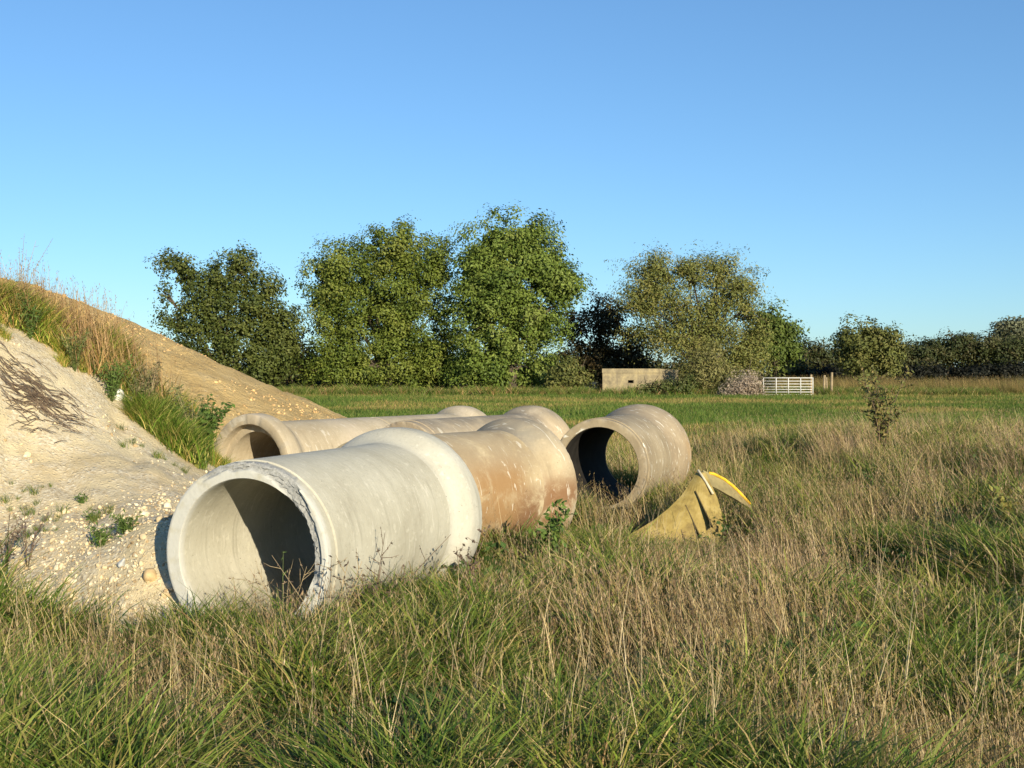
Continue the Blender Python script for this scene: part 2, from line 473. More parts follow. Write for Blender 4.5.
cF = concrete("grey_brown_concrete", (0.25, 0.195, 0.125), (0.325, 0.26, 0.165), (0.40, 0.325, 0.215), scratch=1.0, seed=11.5, top_dirt=0.3, rings=0.3)
cF2 = concrete("grey_brown_socket", (0.27, 0.21, 0.135), (0.345, 0.27, 0.175), (0.42, 0.335, 0.22), scratch=0.9, seed=12.5, top_dirt=0.3,
               stain=[(2.2, 2.6, -0.7, 0.3, 0.6, (0.46, 0.30, 0.14))])
black = simple_mat("painted_shade_lining", (0.018, 0.016, 0.014), 0.4, 5)  # near-black colour paints the shaded inside of the grey brown pipe

make_pipe("A", "pale whitish concrete pipe nearest, with a chipped open mouth", (cA, cA2), brk=lip_break(R(-38), R(112), 0.032))
make_pipe("B", "rust stained concrete pipe just behind the pale chipped pipe", (cB, cB2))
make_pipe("F", "grey brown concrete pipe with shade painted black inside, beside the yellow plastic piece", (cF, cF2), shade_lining=black, flare=0.75)
make_pipe("C", "tan concrete pipe with wide socket mouth against the chalk heap", (cC, cC))
make_pipe("D", "tan concrete pipe laid end to end behind the socket mouthed one", (cC, cC))
make_pipe("E", "dirt topped tan pipe between the rust stained pipe and the back row", (cE, cE), PL=PL + 0.83)

# ------------------------------------------------------------------ yellow plastic piece
m, nt, b = new_mat("yellow_plastic"); n = N(nt)
v = n.coords("Object")
c = n.ramp(n.noise(v, 6, 6, 0.65), [(0.3, (0.17, 0.12, 0.04)), (0.5, (0.30, 0.22, 0.065)), (0.72, (0.40, 0.31, 0.12))])
n.L(c, b.inputs["Base Color"]); b.inputs["Roughness"].default_value = 0.65; n.bump(n.noise(v, 30, 4), 0.25, 0.01, b)
YEL = m
YED = simple_mat("bright_yellow_edge", (0.72, 0.42, 0.03), 0.2, 9, 0.5)
YGR = simple_mat("worn_plastic", (0.24, 0.195, 0.09), 0.3, 8, 0.7)
CZ = 12.7
base = W(690, 540, CZ); base[2] = 0.0
root = empty("plastic_barrier", tuple(base))
tag(root, "broken yellow plastic piece with ribs standing up out of dry grass", "plastic piece")
def shell(name, rows, mat, th, bulge=None):
    """rows: list of (left px,py,depth, right px,py,depth); a thick curved panel"""
    nu = 12
    V = []
    for (l, r) in rows:
        p = W(*l); q = W(*r)
        for i in range(nu):
            t = i / (nu - 1)
            w = p * (1 - t) + q * t
            if bulge: w = w + np.array(bulge) * math.sin(math.pi * t)
            V.append(w - base)
    V = np.array(V); nr = len(rows)
    F = grid_faces(nu, nr)
    # offset normals
    G = V.reshape(nr, nu, 3)
    du = np.gradient(G, axis=1); dv = np.gradient(G, axis=0)
    nn = np.cross(du, dv); nn /= np.linalg.norm(nn, axis=2, keepdims=True) + 1e-9
    if nn[nr // 2, nu // 2, 1] < 0: nn = -nn
    V2 = (G + nn * th).reshape(-1, 3)
    k = len(V)
    fs = [tuple(f) for f in F] + [tuple(f[::-1] + k) for f in F]
    idx = np.arange(k).reshape(nr, nu)
    loop = list(idx[0, :]) + list(idx[1:, -1]) + list(idx[-1, -2::-1]) + list(idx[-2:0:-1, 0])
    for a, c_ in zip(loop, loop[1:] + loop[:1]): fs.append((a, a + k, c_ + k, c_))
    o = mesh_obj(name, np.r_[V, V2], fs, mat, root, False)
    bm = bmesh.new(); bm.from_mesh(o.data); bmesh.ops.recalc_face_normals(bm, faces=bm.faces); bm.to_mesh(o.data); bm.free()
    return o
L_ = [(697, 471, CZ + .35), (690, 483, CZ + .27), (681, 496, CZ + .18), (669, 508, CZ + .1), (654, 520, CZ + .03), (641, 528, CZ - .02), (627, 536, CZ - .05), (606, 547, CZ - .08)]
R_ = [(706, 473, CZ + .3), (711, 484, CZ + .22), (717, 497, CZ + .15), (721, 510, CZ + .08), (723, 522, CZ), (722, 536, CZ - .05), (719, 556, CZ - .1), (715, 580, CZ - .12)]
shell("front_panel", list(zip(L_, R_)), YEL, 0.03, bulge=(0, -0.05, 0))
L2 = [(703, 470, CZ + .33), (714, 475, CZ + .40), (724, 480, CZ + .46), (733, 487, CZ + .5), (742, 496, CZ + .54), (751, 506, CZ + .58)]
R2 = [(707, 484, CZ + .22), (716, 488, CZ + .32), (725, 493, CZ + .40), (734, 498, CZ + .45), (742, 503, CZ + .5), (750.5, 508, CZ + .55)]
shell("rear_panel", list(zip(L2, R2)), YGR, 0.03)
def tube(pts, rad, nseg=8, cap=True):
    pts = [np.array(p, float) for p in pts]
    rad = [rad] * len(pts) if np.isscalar(rad) else rad
    V = []; F = []
    for i, p in enumerate(pts):
        d = pts[min(i + 1, len(pts) - 1)] - pts[max(i - 1, 0)]; d /= np.linalg.norm(d) + 1e-9
        u = np.cross(d, (0, 0, 1.0)); 
        if np.linalg.norm(u) < 0.05: u = np.cross(d, (1.0, 0, 0))
        u /= np.linalg.norm(u); w = np.cross(u, d)
        for k in range(nseg):
            a = 2 * math.pi * k / nseg
            V.append(p + rad[i] * (math.cos(a) * u + math.sin(a) * w))
    for i in range(len(pts) - 1):
        for k in range(nseg):
            k2 = (k + 1) % nseg
            F.append((i * nseg + k, i * nseg + k2, (i + 1) * nseg + k2, (i + 1) * nseg + k))
    if cap:
        F.append(tuple(range(nseg))[::-1]); F.append(tuple(range((len(pts) - 1) * nseg, len(pts) * nseg)))
    return V, F
def merge(parts):
    V = []; F = []
    for v_, f_ in parts:
        k = len(V); V += list(v_); F += [tuple(i + k for i in f) for f in f_]
    return V, F
V, F = tube([W(px, py - 2, dz) - base for px, py, dz in [(709, 475, CZ + .37), (714, 476, CZ + .40), (724, 481, CZ + .46), (733, 488, CZ + .5), (742, 497, CZ + .54), (750, 506, CZ + .58)]], 0.017)
mesh_obj("edge_trim", V, F, YED, root, True)
V, F = tube([W(px, py, dz) - base for px, py, dz in [(698, 470, CZ + .28), (706, 482, CZ + .2), (713, 494, CZ + .12)]], 0.014)
mesh_obj("edge_trim", V, F, simple_mat("pale_chipped_plastic", (0.6, 0.52, 0.36), 0.2, 12), root, True)
RIBM = simple_mat("shade_dark_rib_plastic", (0.12, 0.09, 0.04), 0.3, 14, 0.7)  # ribs coloured dark to paint the shadow lines along them
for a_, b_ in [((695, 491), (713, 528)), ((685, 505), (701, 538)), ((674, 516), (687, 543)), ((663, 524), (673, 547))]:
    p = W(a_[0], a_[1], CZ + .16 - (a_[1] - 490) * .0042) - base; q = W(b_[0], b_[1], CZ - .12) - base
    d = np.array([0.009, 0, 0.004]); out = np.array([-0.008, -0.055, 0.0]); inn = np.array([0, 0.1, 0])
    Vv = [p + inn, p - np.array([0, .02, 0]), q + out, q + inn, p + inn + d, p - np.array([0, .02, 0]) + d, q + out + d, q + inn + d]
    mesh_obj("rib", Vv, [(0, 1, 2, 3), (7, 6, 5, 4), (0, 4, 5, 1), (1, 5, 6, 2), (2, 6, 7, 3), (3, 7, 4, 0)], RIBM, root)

# ------------------------------------------------------------------ pillbox
m, nt, b = new_mat("weathered_pillbox_concrete"); n = N(nt)
v = n.coords("Object"); vz = n.coords("Object", scale=(2.2, 2.2, 0.35))
c = n.ramp(n.noise(v, 1.5, 6, 0.7), [(0.35, (0.17, 0.14, 0.09)), (0.52, (0.29, 0.235, 0.14)), (0.66, (0.40, 0.32, 0.17))])
c = n.mix(n.math('MULTIPLY', n.rng(n.noise(vz, 1.3, 5, 0.7), 0.5, 0.7), 0.55), c, (0.17, 0.14, 0.1))
n.L(c, b.inputs["Base Color"]); n.bump(n.noise(v, 6, 6), 0.5, 0.05, b)
PZ = 83.0
pb = W(630, 393, PZ); gz = float(ground_h(pb[0], pb[1]))
root = empty("pillbox", (pb[0], pb[1], gz - 0.1))
tag(root, "low concrete wartime pillbox with one dark gun slit, under the willow", "pillbox")
mpx = PZ / FOC
sc_ = 27.5 * mpx          # half the front face
hexp = [(-sc_, 0), (sc_, 0), (sc_ * 2.0, sc_ * 1.7), (sc_ * 1.2, sc_ * 3.4), (-sc_ * 0.1, sc_ * 3.4), (-sc_ * 0.75, sc_ * 1.75)]
ht = 1.72
def prism(poly, z0, z1, grow=0.0):
    cx = sum(p[0] for p in poly) / len(poly); cy = sum(p[1] for p in poly) / len(poly)
    pp = [(cx + (x - cx) * (1 + grow), cy + (y - cy) * (1 + grow)) for x, y in poly]
    k = len(pp)
    V = [(x, y, z0) for x, y in pp] + [(x, y, z1) for x, y in pp]
    F = [tuple(range(k))[::-1], tuple(range(k, 2 * k))] + [(i, (i + 1) % k, (i + 1) % k + k, i + k) for i in range(k)]
    return V, F
# walls: front face is built round the slit
k = len(hexp); V = [(x, y, 0) for x, y in hexp] + [(x, y, ht) for x, y in hexp]
F = [(i, (i + 1) % k, (i + 1) % k + k, i + k) for i in range(1, k)]
wx0, wx1, wz0, wz1 = -0.14, 0.26, 0.98, 1.2
kk = len(V)
V += [(wx0, 0, wz0), (wx1, 0, wz0), (wx1, 0, wz1), (wx0, 0, wz1)]
V += [(wx0 + .05, 0.5, wz0 + .03), (wx1 - .05, 0.5, wz0 + .03), (wx1 - .05, 0.5, wz1 - .03), (wx0 + .05, 0.5, wz1 - .03)]
F += [(0, 1, kk + 1, kk), (1, 1 + k, kk + 2, kk + 1), (1 + k, k, kk + 3, kk + 2), (k, 0, kk, kk + 3)]
for i in range(4): F.append((kk + i, kk + (i + 1) % 4, kk + 4 + (i + 1) % 4, kk + 4 + i))
mesh_obj("wall", V, F, m, root)
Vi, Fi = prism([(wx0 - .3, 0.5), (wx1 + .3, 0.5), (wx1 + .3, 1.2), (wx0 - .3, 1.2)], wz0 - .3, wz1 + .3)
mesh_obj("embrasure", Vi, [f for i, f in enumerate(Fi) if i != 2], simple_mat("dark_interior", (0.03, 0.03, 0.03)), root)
V, F = prism(hexp, ht, ht + 0.24, 0.012)
V = [(x, y, z + (0.07 if z > ht + .1 and abs(x) < sc_ * 1.1 else 0)) for x, y, z in V]
mesh_obj("roof", V, F, m, root)

# ------------------------------------------------------------------ gate and posts
WHT = simple_mat("white_painted_steel", (0.66, 0.65, 0.60), 0.2, 20, 0.5)
WOOD = simple_mat("weathered_post_wood", (0.30, 0.23, 0.14), 0.35, 6, 0.9, 0.3)
GZ = 80.0
gl = W(763, 397, GZ); gr = W(813, 397, GZ); gz = float(ground_h(gl[0], GZ)) + 0.06
root = empty("field_gate", (gl[0], GZ, gz))
tag(root, "white metal field gate of horizontal bars at the far edge of the meadow", "gate")
gw = gr[0] - gl[0]; gh = 1.22
for i, z in enumerate([0.06, 0.24, 0.42, 0.60, 0.80, 1.0, gh]):
    V, F = tube([(0, 0, z), (gw, 0, z)], 0.022 if i < 6 else 0.03); mesh_obj("rail", V, F, WHT, root, True)
for x in [0.02, gw * .26, gw * .505, gw * .75, gw - .02]:
    V, F = tube([(x, -0.05, 0.0), (x, -0.03, gh + .02)], 0.03); mesh_obj("upright", V, F, WHT, root, True)
def post(px, py, z, hgt, label, lean=0.0, r=0.09):
    p = W(px, py, z); gz = float(ground_h(p[0], z))
    V, F = tube([(0, 0, -.2), (lean * .5, 0, hgt * .6), (lean, 0, hgt)], [r, r * .95, r * .9], 9)
    o = mesh_obj("fence_post", V, F, WOOD, None, False, loc=(p[0], z, gz))
    tag(o, label, "post", "wooden posts by the far gate")
post(811, 396, 80.4, 1.5, "grey wooden hanging post at the right end of the white gate")
post(824, 396, 80.8, 1.45, "middle pale post of those standing right of the white gate", 0.03)
post(827, 395, 81.6, 1.3, "thinner post close behind the pale one right of the gate", -0.04, 0.06)
post(831.5, 395, 80.4, 1.65, "tallest wooden post, farthest right of the white gate", 0.02)

# ------------------------------------------------------------------ trees
LEAF = leaf_mat("tree_leaves", 0.22)
BARK = simple_mat("tree_bark", (0.095, 0.075, 0.052), 0.35, 5, 0.95, 0.5)
TWIG = simple_mat("dead_twigs", (0.15, 0.105, 0.07), 0.4, 5, 0.95)

def leaf_quads(P, Nrm, size, cols, aspect=0.55, rg=rng):
    """diamond leaves at P with normals Nrm"""
    n_ = len(P)
    t = rg.normal(size=(n_, 3)); t -= (t * Nrm).sum(1, keepdims=True) * Nrm
    t /= np.linalg.norm(t, axis=1, keepdims=True) + 1e-9
    w = np.cross(Nrm, t)
    s = size[:, None]
    V = np.stack([P - t * s * .5, P + w * s * aspect * .5 + Nrm * s * .08, P + t * s * .5, P - w * s * aspect * .5 + Nrm * s * .08], 1).reshape(-1, 3)
    F = np.arange(4 * n_).reshape(n_, 4)
    return V, F, np.repeat(cols, 4, 0)

def crown(blobs, depth, n_clump, per, clump_r, leaf, pal, dens_pow=1.0, rg=rng, thick=0.8, spread=1.0):
    """blobs: px ellipses (cx, cy, rx, ry[, density]) -> leaves in world space"""
    P = []; NN = []; CC = []; cents = []
    area = np.array([b[2] * b[3] * (b[4] if len(b) > 4 else 1) for b in blobs], float)
    cnt = np.maximum(3, (n_clump * area / area.sum()).astype(int))
    pal = np.array(pal)
    for bl, nc in zip(blobs, cnt):
        c0 = W(bl[0], bl[1], depth); mp = depth / FOC
        rx, rz = bl[2] * mp, bl[3] * mp; ry = (rx + rz) / 2 * thick
        d = rg.normal(size=(nc, 3)); d /= np.linalg.norm(d, axis=1, keepdims=True)
        rad = rg.random(nc) ** 0.38
        cc = c0 + d * (rad * np.where(rad > .8, rg.uniform(.88, 1.06, nc), 1))[:, None] * np.array([rx, ry, rz])
        cents.append(c0)
        cr = clump_r * rg.uniform(0.35, 1.35, nc)
        k = (rg.integers(int(per * .7), int(per * 1.3) + 1, nc) * (cr / clump_r) ** 1.5).astype(int) + 8
        idx = np.repeat(np.arange(nc), k); n_ = len(idx)
        u = rg.normal(size=(n_, 3)); u[:, 2] += .25; u /= np.linalg.norm(u, axis=1, keepdims=True)
        off = u * (cr[idx] * (.35 + .65 * rg.random(n_) ** .5) * spread * .62)[:, None] * np.array([1, 1, .72])
        off += d[idx] * (off * d[idx]).sum(1, keepdims=True) * .7
        off += rg.normal(size=(n_, 3)) * .16
        p = cc[idx] + off
        nr = u * 1.0 + d[idx] * .45 + np.array([0, 0, .25]) + rg.normal(size=(n_, 3)) * .42
        nr /= np.linalg.norm(nr, axis=1, keepdims=True)
        P.append(p); NN.append(nr)
        mixc = rg.random(nc)[idx] * .75 + rg.random(n_) * .25
        i0 = np.minimum((mixc * (len(pal) - 1)).astype(int), len(pal) - 2); fr = mixc * (len(pal) - 1) - i0
        col = pal[i0] * (1 - fr[:, None]) + pal[i0 + 1] * fr[:, None]
        col = col * rg.uniform(.75, 1.25, n_)[:, None]
        CC.append(col)
    P = np.concatenate(P); NN = np.concatenate(NN); CC = np.concatenate(CC)
    gz = ground_h(P[:, 0], P[:, 1])
    hole = vnoise(P[:, 0] + P[:, 1] * .35 + 200, P[:, 2] - P[:, 1] * .2 + 60, clump_r * 1.15, 2)
    keep = (P[:, 2] > gz + 0.02) & (rg.random(len(P)) < smooth01(hole, .16, .40) * .92 + .08)
    P, NN, CC = P[keep], NN[keep], CC[keep]
    sz = leaf * rg.uniform(.6, 1.35, len(P))
    return P, NN, sz, CC, cents

def tree(name, label, cat, base_px, depth, blobs, pal, n_clump, per, clump_r, leaf, trunk_r=0.25, group=None, aspect=.55, limbs=True, thick=.8, stems=1, twigs=0, spread=1.0):
    b0 = W(base_px, 390, depth); gz = float(ground_h(b0[0], depth))
    base = np.array([b0[0], depth, gz])
    root = empty(name, tuple(base)); tag(root, label, cat, group)
    P, NN, sz, CC, cents = crown(blobs, depth, n_clump, per, clump_r, leaf, pal, thick=thick, spread=spread)
    V, F, Cc = leaf_quads(P - base, NN, sz, CC, aspect)
    mesh_obj("crown", V, F, LEAF, root, False, Cc)
    if limbs:
        parts = []
        top = np.mean(cents, 0) - base
        for s in range(stems):
            off = np.array([random.uniform(-.5, .5), random.uniform(-.3, .3), 0]) * (0 if stems == 1 else 1)
            mid = np.array([top[0] * .35, top[1] * .3, top[2] * .45]) + off * 1.5
            end = np.array([top[0] * .9, top[1], top[2] * 1.0]) + off * 2
            parts.append(tube([off + (0, 0, -.2), off * 1.2 + mid * .5, mid, end], [trunk_r * 1.25, trunk_r, trunk_r * .8, trunk_r * .2], 8))
            for c in cents:
                e = c - base
                st = mid * random.uniform(.55, 1.1)
                kn = st * .45 + e * .55 + np.array([random.uniform(-.4, .4), random.uniform(-.4, .4), random.uniform(0, .5)])
                parts.append(tube([st, kn, e], [trunk_r * .5, trunk_r * .26, trunk_r * .05], 6))
                for _ in range(3 + twigs):
                    q = e + np.random.default_rng(int(abs(e[0] * 999)) + _).normal(size=3) * np.array([.7, .6, .7])
                    parts.append(tube([kn * .5 + e * .5, (e + q) / 2, q], [min(trunk_r * .2, .045), .03, .015], 5))
        V, F = merge(parts)
        mesh_obj("trunk", V, F, BARK, root, True)
    return root

G_ASH = [(0.055, 0.075, 0.016), (0.09, 0.11, 0.022), (0.13, 0.14, 0.034)]
G_OAK = [(0.06, 0.09, 0.014), (0.10, 0.135, 0.02), (0.155, 0.19, 0.03), (0.20, 0.205, 0.042)]
G_TALL = [(0.07, 0.11, 0.017), (0.115, 0.16, 0.025), (0.165, 0.215, 0.04), (0.20, 0.225, 0.052)]
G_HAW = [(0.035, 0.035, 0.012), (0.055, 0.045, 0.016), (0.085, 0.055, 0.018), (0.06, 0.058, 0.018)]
G_WIL = [(0.11, 0.13, 0.032), (0.165, 0.18, 0.044), (0.21, 0.205, 0.055), (0.22, 0.18, 0.055)]
G_BRI = [(0.06, 0.09, 0.016), (0.09, 0.125, 0.022), (0.12, 0.15, 0.03)]
G_OLV = [(0.085, 0.10, 0.025), (0.13, 0.14, 0.036), (0.17, 0.155, 0.045)]
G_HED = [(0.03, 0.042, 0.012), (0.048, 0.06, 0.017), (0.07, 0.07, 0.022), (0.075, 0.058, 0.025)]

tree("ash_tree", "loose dark green tree with thin top, rising behind the sand heap", "tree", 225, 88,
     [(183, 268, 24, 26, .55), (165, 292, 13, 14, .45), (176, 318, 18, 22, .5), (238, 268, 26, 24), (212, 285, 30, 26, .8), (215, 320, 42, 36), (255, 310, 32, 36), (250, 355, 42, 38), (205, 360, 36, 28), (283, 340, 20, 38)],
     G_ASH, 560, 110, 1.15, 0.23, 0.22, "trees along the far edge of the field", twigs=2)
tree("hawthorn_bush", "dark reddish bush in the gap between the loose tree and the round tree", "bush", 292, 94,
     [(290, 345, 20, 32), (280, 370, 26, 22), (308, 365, 18, 26)], G_HAW, 120, 80, 1.1, 0.25, 0.12, "trees along the far edge of the field")
tree("oak_tree", "broad round dense green tree, widest of the tree line", "tree", 388, 90,
     [(345, 268, 32, 26), (395, 252, 42, 28), (438, 266, 24, 28), (326, 290, 22, 30), (375, 300, 52, 44), (432, 315, 36, 46), (335, 338, 30, 40), (352, 368, 34, 24), (405, 360, 46, 32), (440, 368, 28, 24), (318, 372, 14, 16), (392, 338, 24, 22), (428, 352, 20, 20)],
     G_OAK, 700, 190, 1.35, 0.22, 0.4, "trees along the far edge of the field")
tree("lime_tree", "tallest light green tree, leafy to the ground, beside the round tree", "tree", 512, 87,
     [(493, 238, 30, 24), (522, 240, 28, 26), (540, 262, 26, 24), (475, 272, 22, 30), (510, 282, 46, 36), (556, 284, 22, 24), (572, 288, 10, 12), (485, 325, 34, 40), (535, 322, 36, 34), (480, 362, 34, 26), (520, 364, 36, 26), (466, 374, 18, 14)],
     G_TALL, 640, 190, 1.35, 0.235, 0.38, "trees along the far edge of the field")
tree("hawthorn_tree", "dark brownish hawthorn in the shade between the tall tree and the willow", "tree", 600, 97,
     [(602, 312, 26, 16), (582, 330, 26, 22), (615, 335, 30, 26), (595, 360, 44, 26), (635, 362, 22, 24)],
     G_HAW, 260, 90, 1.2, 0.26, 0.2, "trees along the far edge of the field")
tree("leafy_bush", "small yellowish green bush left of the concrete pillbox", "bush", 567, 84,
     [(567, 372, 15, 15), (560, 382, 16, 9), (578, 380, 13, 9)], G_OLV, 110, 44, 0.6, 0.22, 0.08, "bushes at the foot of the tree line")
tree("willow_tree", "feathery olive and gold willow behind the pillbox, sky showing through", "tree", 700, 88,
     [(650, 280, 24, 24, .85), (662, 266, 14, 12, .7), (690, 268, 24, 14, .85), (722, 268, 22, 14, .85), (742, 284, 20, 18, .85), (640, 305, 20, 22, .85), (672, 300, 34, 28, .8), (715, 300, 36, 28), (745, 310, 18, 24, .8), (660, 335, 28, 22, .85), (705, 340, 42, 30), (750, 345, 22, 28), (704, 371, 25, 20), (734, 372, 32, 20)],
     G_WIL, 850, 100, 1.2, 0.22, 0.2, "trees along the far edge of the field", aspect=.36, stems=3, twigs=3, spread=1.35)
tree("maple_tree", "small bright green tree right of the willow, above the white gate", "tree", 775, 93,
     [(772, 322, 18, 16), (783, 335, 17, 18), (770, 348, 26, 22), (788, 352, 12, 12)], G_BRI, 170, 90, 1.1, 0.29, 0.18, "trees along the far edge of the field")
tree("scrub_bush", "pale leaved straggly scrub growing against the pillbox's right end", "bush", 703, 81.5,
     [(698, 374, 15, 14), (710, 362, 18, 22), (724, 374, 16, 14), (706, 384, 26, 9)], [(0.14, .15, .045), (.19, .18, .06), (.24, .2, .08)], 170, 40, 0.75, 0.22, 0.07, "bushes at the foot of the tree line", aspect=.35, stems=2, twigs=3, spread=1.2)
tree("low_bramble", "dark green bramble in front of the pillbox wall", "bush", 662, 80.5,
     [(648, 390, 11, 4), (666, 388, 13, 6), (686, 387, 14, 9)], [(0.06, .085, .02), (.09, .11, .03), (.15, .14, .05)], 90, 44, 0.6, 0.18, 0.05, "bushes at the foot of the tree line")
tree("dead_bush", "pale pinkish dry bush immediately left of the white gate", "bush", 746, 79.2,
     [(745, 385, 15, 11), (738, 391, 16, 6), (755, 390, 9, 7)], [(0.33, .25, .17), (.42, .33, .25), (.48, .4, .3)], 130, 46, 0.6, 0.17, 0.05, "bushes at the foot of the tree line", aspect=.25)
tree("round_tree", "rounded olive tree standing alone before the right hand hedge", "tree", 868, 104,
     [(862, 336, 22, 15), (880, 344, 20, 15), (850, 350, 16, 14), (868, 356, 32, 20), (892, 360, 12, 16), (872, 374, 20, 8)],
     G_OLV, 240, 90, 1.2, 0.28, 0.2, "trees along the far edge of the field")
tree("grey_tree", "hazy grey green tree rising above the far right end of the hedge", "tree", 1012, 135,
     [(1008, 328, 11, 10), (1020, 334, 18, 14), (1000, 340, 12, 9), (1045, 330, 20, 18)], [(0.12, .135, .075), (.16, .165, .09), (.19, .185, .11)], 260, 46, 1.1, 0.33, 0.2, "trees along the far edge of the field")
tree("distant_tree", "small dark tree far away just above the sand heap's crest", "tree", 158, 140,
     [(150, 350, 18, 16), (172, 352, 20, 18), (130, 358, 16, 14)], G_HED, 130, 46, 1.2, 0.36, 0.2, "trees along the far edge of the field")

# hedge on the right: bushes grown into one another, hollow at the foot
bl = []
rr = np.random.default_rng(21)
for x in np.arange(792, 1075, 9):
    top = np.interp(x, [790, 830, 900, 920, 950, 985, 1000, 1075], [348, 347, 347, 344, 336, 340, 339, 336]) + rr.uniform(-2.5, 3)
    bl.append((x, top + 12, rr.uniform(11, 18), 13 + rr.uniform(-2, 3)))
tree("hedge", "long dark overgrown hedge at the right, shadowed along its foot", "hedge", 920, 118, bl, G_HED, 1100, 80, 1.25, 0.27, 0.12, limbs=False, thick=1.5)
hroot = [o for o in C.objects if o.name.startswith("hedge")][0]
parts = []
for x in np.arange(794, 1075, 5.5):
    p = W(x + rr.uniform(-2, 2), 380, 119 + rr.uniform(-1, 1.5)) - np.array(hroot.location)
    gz = float(ground_h(p[0], 118)) - hroot.location[2]
    parts.append(tube([(p[0], p[1], gz - .1), (p[0] + rr.uniform(-.4, .4), p[1], gz + 1.3), (p[0] + rr.uniform(-.8, .8), p[1], gz + 2.8)], [.12, .09, .05], 5))
V, F = merge(parts); mesh_obj("stems", V, F, BARK, hroot, True)
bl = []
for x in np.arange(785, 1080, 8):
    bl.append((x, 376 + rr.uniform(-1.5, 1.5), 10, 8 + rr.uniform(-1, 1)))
tree("foot_shade_thicket", "almost black foliage added as the shadow along the foot of the right hand hedge", "thicket", 930, 113, bl, [(0.012, .013, .008), (.016, .017, .01), (.022, .022, .012)], 420, 60, 1.1, 0.28, 0.1, limbs=False, thick=.9)  # near-black leaves added to paint the shadow band under the hedge
bl = []
for x in np.arange(100, 800, 11):
    bl.append((x, 372 + rr.uniform(-3, 3), 12, 15 + rr.uniform(-3, 4)))
    bl.append((x + 5, 383, 11, 6))
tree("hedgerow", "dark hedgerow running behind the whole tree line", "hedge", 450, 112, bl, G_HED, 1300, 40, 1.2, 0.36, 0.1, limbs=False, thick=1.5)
bl = []
for x in np.arange(790, 1080, 11):
    bl.append((x, 371 + rr.uniform(-1, 1), 10, 12))
tree("hedge_bank", "second row of scrub coloured dark as shade behind the right hand hedge", "hedge", 930, 126, bl, [(0.03, .035, .015), (.045, .05, .02), (.05, .05, .025)], 500, 40, 1.2, 0.36, 0.1, limbs=False, thick=1.2)  # dark leaf colours stand in for shade behind the hedge foot

# ------------------------------------------------------------------ grass and weeds
GRASS = leaf_mat("grass_blades", 0.2, True, 0.2)

def blades(n_, h, w, lean, spread, bend, rg, cols, nseg=4, dirs=None, base_r=0.06):
    """bundle of tapered curved strips"""
    H = h * rg.uniform(.5, 1.1, n_); az = rg.uniform(0, 2 * np.pi, n_)
    b = np.stack([rg.normal(0, base_r, n_), rg.normal(0, base_r, n_), np.zeros(n_)], 1)
    dirv = np.stack([np.cos(az), np.sin(az)], 1) * rg.uniform(.3, 1, n_)[:, None] * spread + np.array(lean)
    t = np.linspace(0, 1, nseg + 1)
    bd = bend * rg.uniform(.3, 1.4, n_)
    V = []; 
    face = rg.uniform(0, 2 * np.pi, n_)
    wv = np.stack([np.cos(face), np.sin(face), np.zeros(n_)], 1)
    ww = w * rg.uniform(.6, 1.3, n_)
    rows = []
    for ti in t:
        lat = (ti * .6 + ti ** 2.2 * bd)[:, None] * dirv * H[:, None]
        z = H * (ti - .25 * bd * ti ** 3)
        c = b + np.c_[lat, z]
        wid = ww * (1 - ti ** 1.6) + 0.0006
        rows.append(c - wv * wid[:, None] * .5); rows.append(c + wv * wid[:, None] * .5)
    V = np.stack(rows, 1)                                   # n, 2(nseg+1), 3
    k = 2 * (nseg + 1)
    f0 = np.array([[2 * i, 2 * i + 1, 2 * i + 3, 2 * i + 2] for i in range(nseg)])
    F = (np.arange(n_)[:, None, None] * k + f0[None]).reshape(-1, 4)
    ci = rg.integers(0, len(cols), n_)
    col = np.array(cols)[ci] * rg.uniform(.75, 1.25, n_)[:, None]
    grad = np.repeat(t, 2)
    Cc = np.repeat(col[:, None, :], k, 1)
    tips = V[:, -2:, :].mean(1)
    return V.reshape(-1, 3), F, Cc.reshape(-1, 3), tips

def seed_heads(tips, length, n_each, size, cols, rg, width=.02, asp=.3):
    P = []
    for k in range(n_each):
        P.append(tips + np.stack([rg.normal(0, width, len(tips)), rg.normal(0, width, len(tips)), -rg.random(len(tips)) * length + .02], 1))
    P = np.concatenate(P)
    Nn = rg.normal(size=P.shape); Nn[:, 2] *= .25; Nn /= np.linalg.norm(Nn, axis=1, keepdims=True)
    n_ = len(P)
    t = np.array([0, 0, 1.0]) + rg.normal(size=P.shape) * .3
    t -= (t * Nn).sum(1, keepdims=True) * Nn; t /= np.linalg.norm(t, axis=1, keepdims=True)
    w = np.cross(Nn, t); s = (size * rg.uniform(.6, 1.4, n_))[:, None]
    V = np.stack([P - t * s * .5, P + w * s * asp * .5, P + t * s * .5, P - w * s * asp * .5], 1).reshape(-1, 3)
    col = np.array(cols)[rg.integers(0, len(cols), n_)] * rg.uniform(.75, 1.25, n_)[:, None]
    return V, np.arange(4 * n_).reshape(-1, 4), np.repeat(col, 4, 0)

def join(parts):
    V = []; F = []; Cc = []; k = 0
    for v_, f_, c_ in parts:
        V.append(v_); F.append(f_ + k); Cc.append(c_); k += len(v_)
    return np.concatenate(V), np.concatenate(F), np.concatenate(Cc)

def proto_coll(name, protos):
    col = bpy.data.collections.new(name)
    for V, F, Cc in protos:
        o = mesh_obj(name, V, F, GRASS, None, False, Cc)
        C.objects.unlink(o); col.objects.link(o)
    return col

